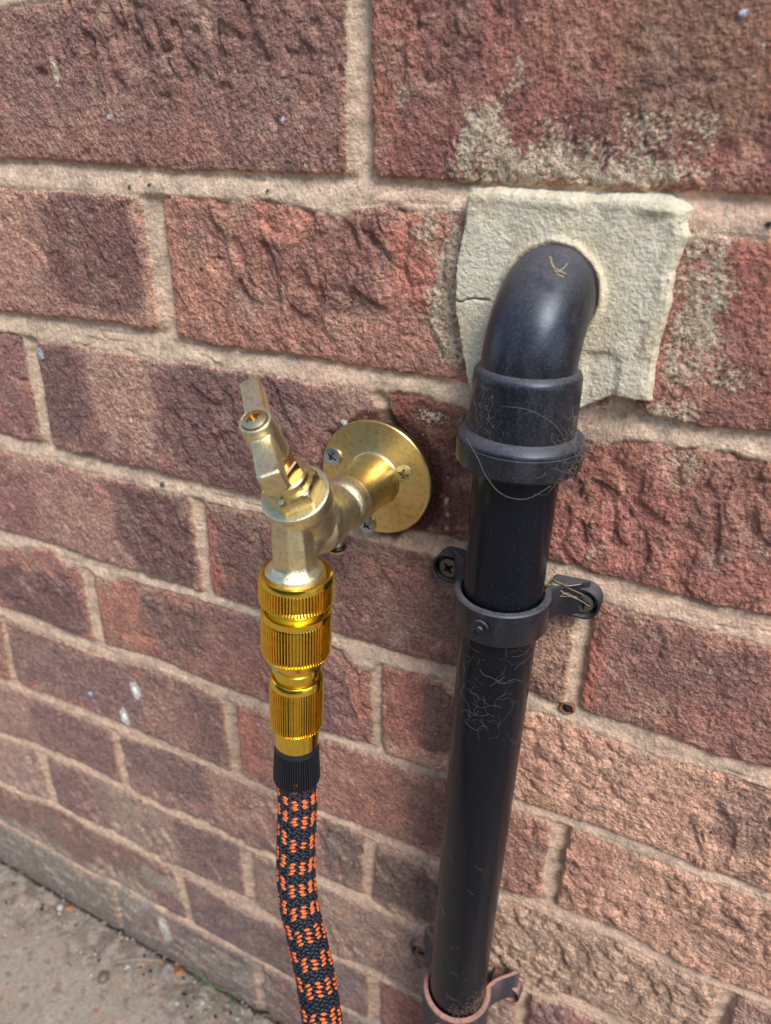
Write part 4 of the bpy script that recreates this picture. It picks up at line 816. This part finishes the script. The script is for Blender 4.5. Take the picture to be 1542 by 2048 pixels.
# leaf scrap on the elbow
ec = np.array([c0[0]+.0075, c0[1]-.0045, -.0165])
parts = [tube(catmull([ec+np.array(q) for q in s], 6), .0003, 5) for s in ([(-.0025, 0, .004), (-.001, -.001, .001), (.0008, -.0016, 0), (.0035, -.001, -.0012)], [(-.0012, 0, .0012), (.0004, -.002, -.0006), (.0024, -.0008, .0004), (.0034, 0, .002)], [(-.001, -.001, -.0004), (.001, -.0018, -.0014), (.003, -.001, -.0022)])]
tag(obj('dry_leaf_scrap', *join(*parts), M_STRAW), 'curled tan scrap of dead leaf stuck on top of the elbow', 'leaf scrap')
tag(obj('pupa', *ball((.1493, -.002, -.0010), .0011, (1, .8, 1.1)), M_BEAD), 'tiny dark round bead in the mortar joint at the right edge', 'bead')
for k, (x, z, lb) in enumerate(((DOTS[0][0], DOTS[0][1], 'oval white cocoon on brick left of the gold couplings, upper of the two'), (DOTS[1][0], DOTS[1][1], 'oval white cocoon on brick left of the gold couplings, lower of the two'))):
    tag(obj('spider_cocoon', *ball((x, -.0012, z), .0024, (.85, .7, 1.7)), M_LIME), lb, 'cocoon', 'white cocoons on the brick')
# cobwebs: thin threads round the fittings
def fibres(name, n, zr, qr, R, lr, mat, label, seed, rad=.00004, stand=.0006, curl=1.0):
    rr = random.Random(seed); parts = []
    for k in range(n):
        z = rr.uniform(*zr); q = math.radians(rr.uniform(*qr)); ln_ = rr.uniform(*lr); dirn = rr.uniform(0, math.tau); P_ = []
        m = 5
        for i in range(m):
            dirn += rr.gauss(0, .7*curl)
            z += ln_/m*math.sin(dirn); q += ln_/m*math.cos(dirn)/R
            c = pax(z); Rr = R(z) if callable(R) else R; h = Rr+stand*(.2+rr.random()*1.4)
            P_.append((c[0]+h*math.cos(q), c[1]+h*math.sin(q), z))
        parts.append(tube(catmull(P_, 4), rad*rr.uniform(.5, 1.4), 3, caps=False))
    o = obj(name, *join(*parts), mat); return tag(o, label, 'cobweb', kind='stuff')
fibres('cobweb', 90, (-.091, -.060), (-40, 10), .0215, (.005, .016), M_WEB, 'pale cobweb threads on the right side of the pipe socket and collar', 1, stand=.0028)
fibres('cobweb_fluff', 40, (-.092, -.070), (-35, 15), .0240, (.002, .006), M_WEBB, 'brown fluff gathered on the right side of the socket collar', 2, rad=.00009, stand=.0012)
fibres('cobweb', 90, (-.076, -.056), (-170, -100), .0203, (.003, .008), M_WEB, 'fine cobweb on the left face of the pipe socket', 3, rad=.000028, stand=.0004)
fibres('cobweb', 52, (-.214, -.163), (-130, -50), .0168, (.005, .020), M_WEB, 'cobweb threads hanging on the pipe just below the middle clip', 4, rad=.00003, stand=.0014, curl=.75)
fibres('cobweb', 60, (-.437, -.415), (-70, -20), .0172, (.004, .010), M_WEBB, 'cobweb and fluff on the pipe above the dusty lower clip', 5, rad=.00007, stand=.002)
fibres('cobweb', 14, (-.420, -.300), (-160, -40), .0168, (.003, .009), M_WEB, 'thin scattered cobweb threads on the lower pipe', 6, rad=.00004, stand=.0006)
# one long hair looping over the collar
lh = [(.0815, -.0495, -.0700), (.0900, -.0480, -.0760), (.0890, -.052, -.085), (.0870, -.050, -.0930)]
tag(obj('long_hair', *join(tube(catmull([pax(z)+np.array([.0242*1.03*math.cos(math.radians(q)), .0242*1.03*math.sin(math.radians(q)), 0]) for q, z in ((-125, -.0745), (-110, -.080), (-100, -.086), (-85, -.0915), (-65, -.0925), (-45, -.088))], 8), .00006, 5),
                              tube(catmull([pax(z)+np.array([.0215*math.cos(math.radians(q)), .0215*math.sin(math.radians(q)), 0]) for q, z in ((-95, -.060), (-70, -.0605), (-45, -.066), (-30, -.073), (-25, -.080))], 8), .00005, 5)), M_WEB), 'long pale hair looping over the front of the pipe collar', 'hair')
# web and fluff in the corner right of the collar
rr = random.Random(12); parts = []
for k in range(60):
    x = rr.uniform(.098, .125); z = -.083+rr.gauss(0, .004); a = rr.uniform(-1, 1)*.8; ln_ = rr.uniform(.003, .012)
    P_ = [(x+ln_*t_*math.cos(a), -.004-rr.random()*.003, z+ln_*t_*math.sin(a)+rr.gauss(0, .0006)) for t_ in (-.5, -.15, .2, .5)]
    parts.append(tube(catmull(P_, 4), .00004*rr.uniform(.6, 1.8), 3, caps=False))
tag(obj('cobweb', *join(*parts), M_WEBB), 'tangled cobweb on the bricks right of the pipe collar', 'cobweb', kind='stuff')
for o in bpy.data.objects:
    if '_o' in o: del o['_o']
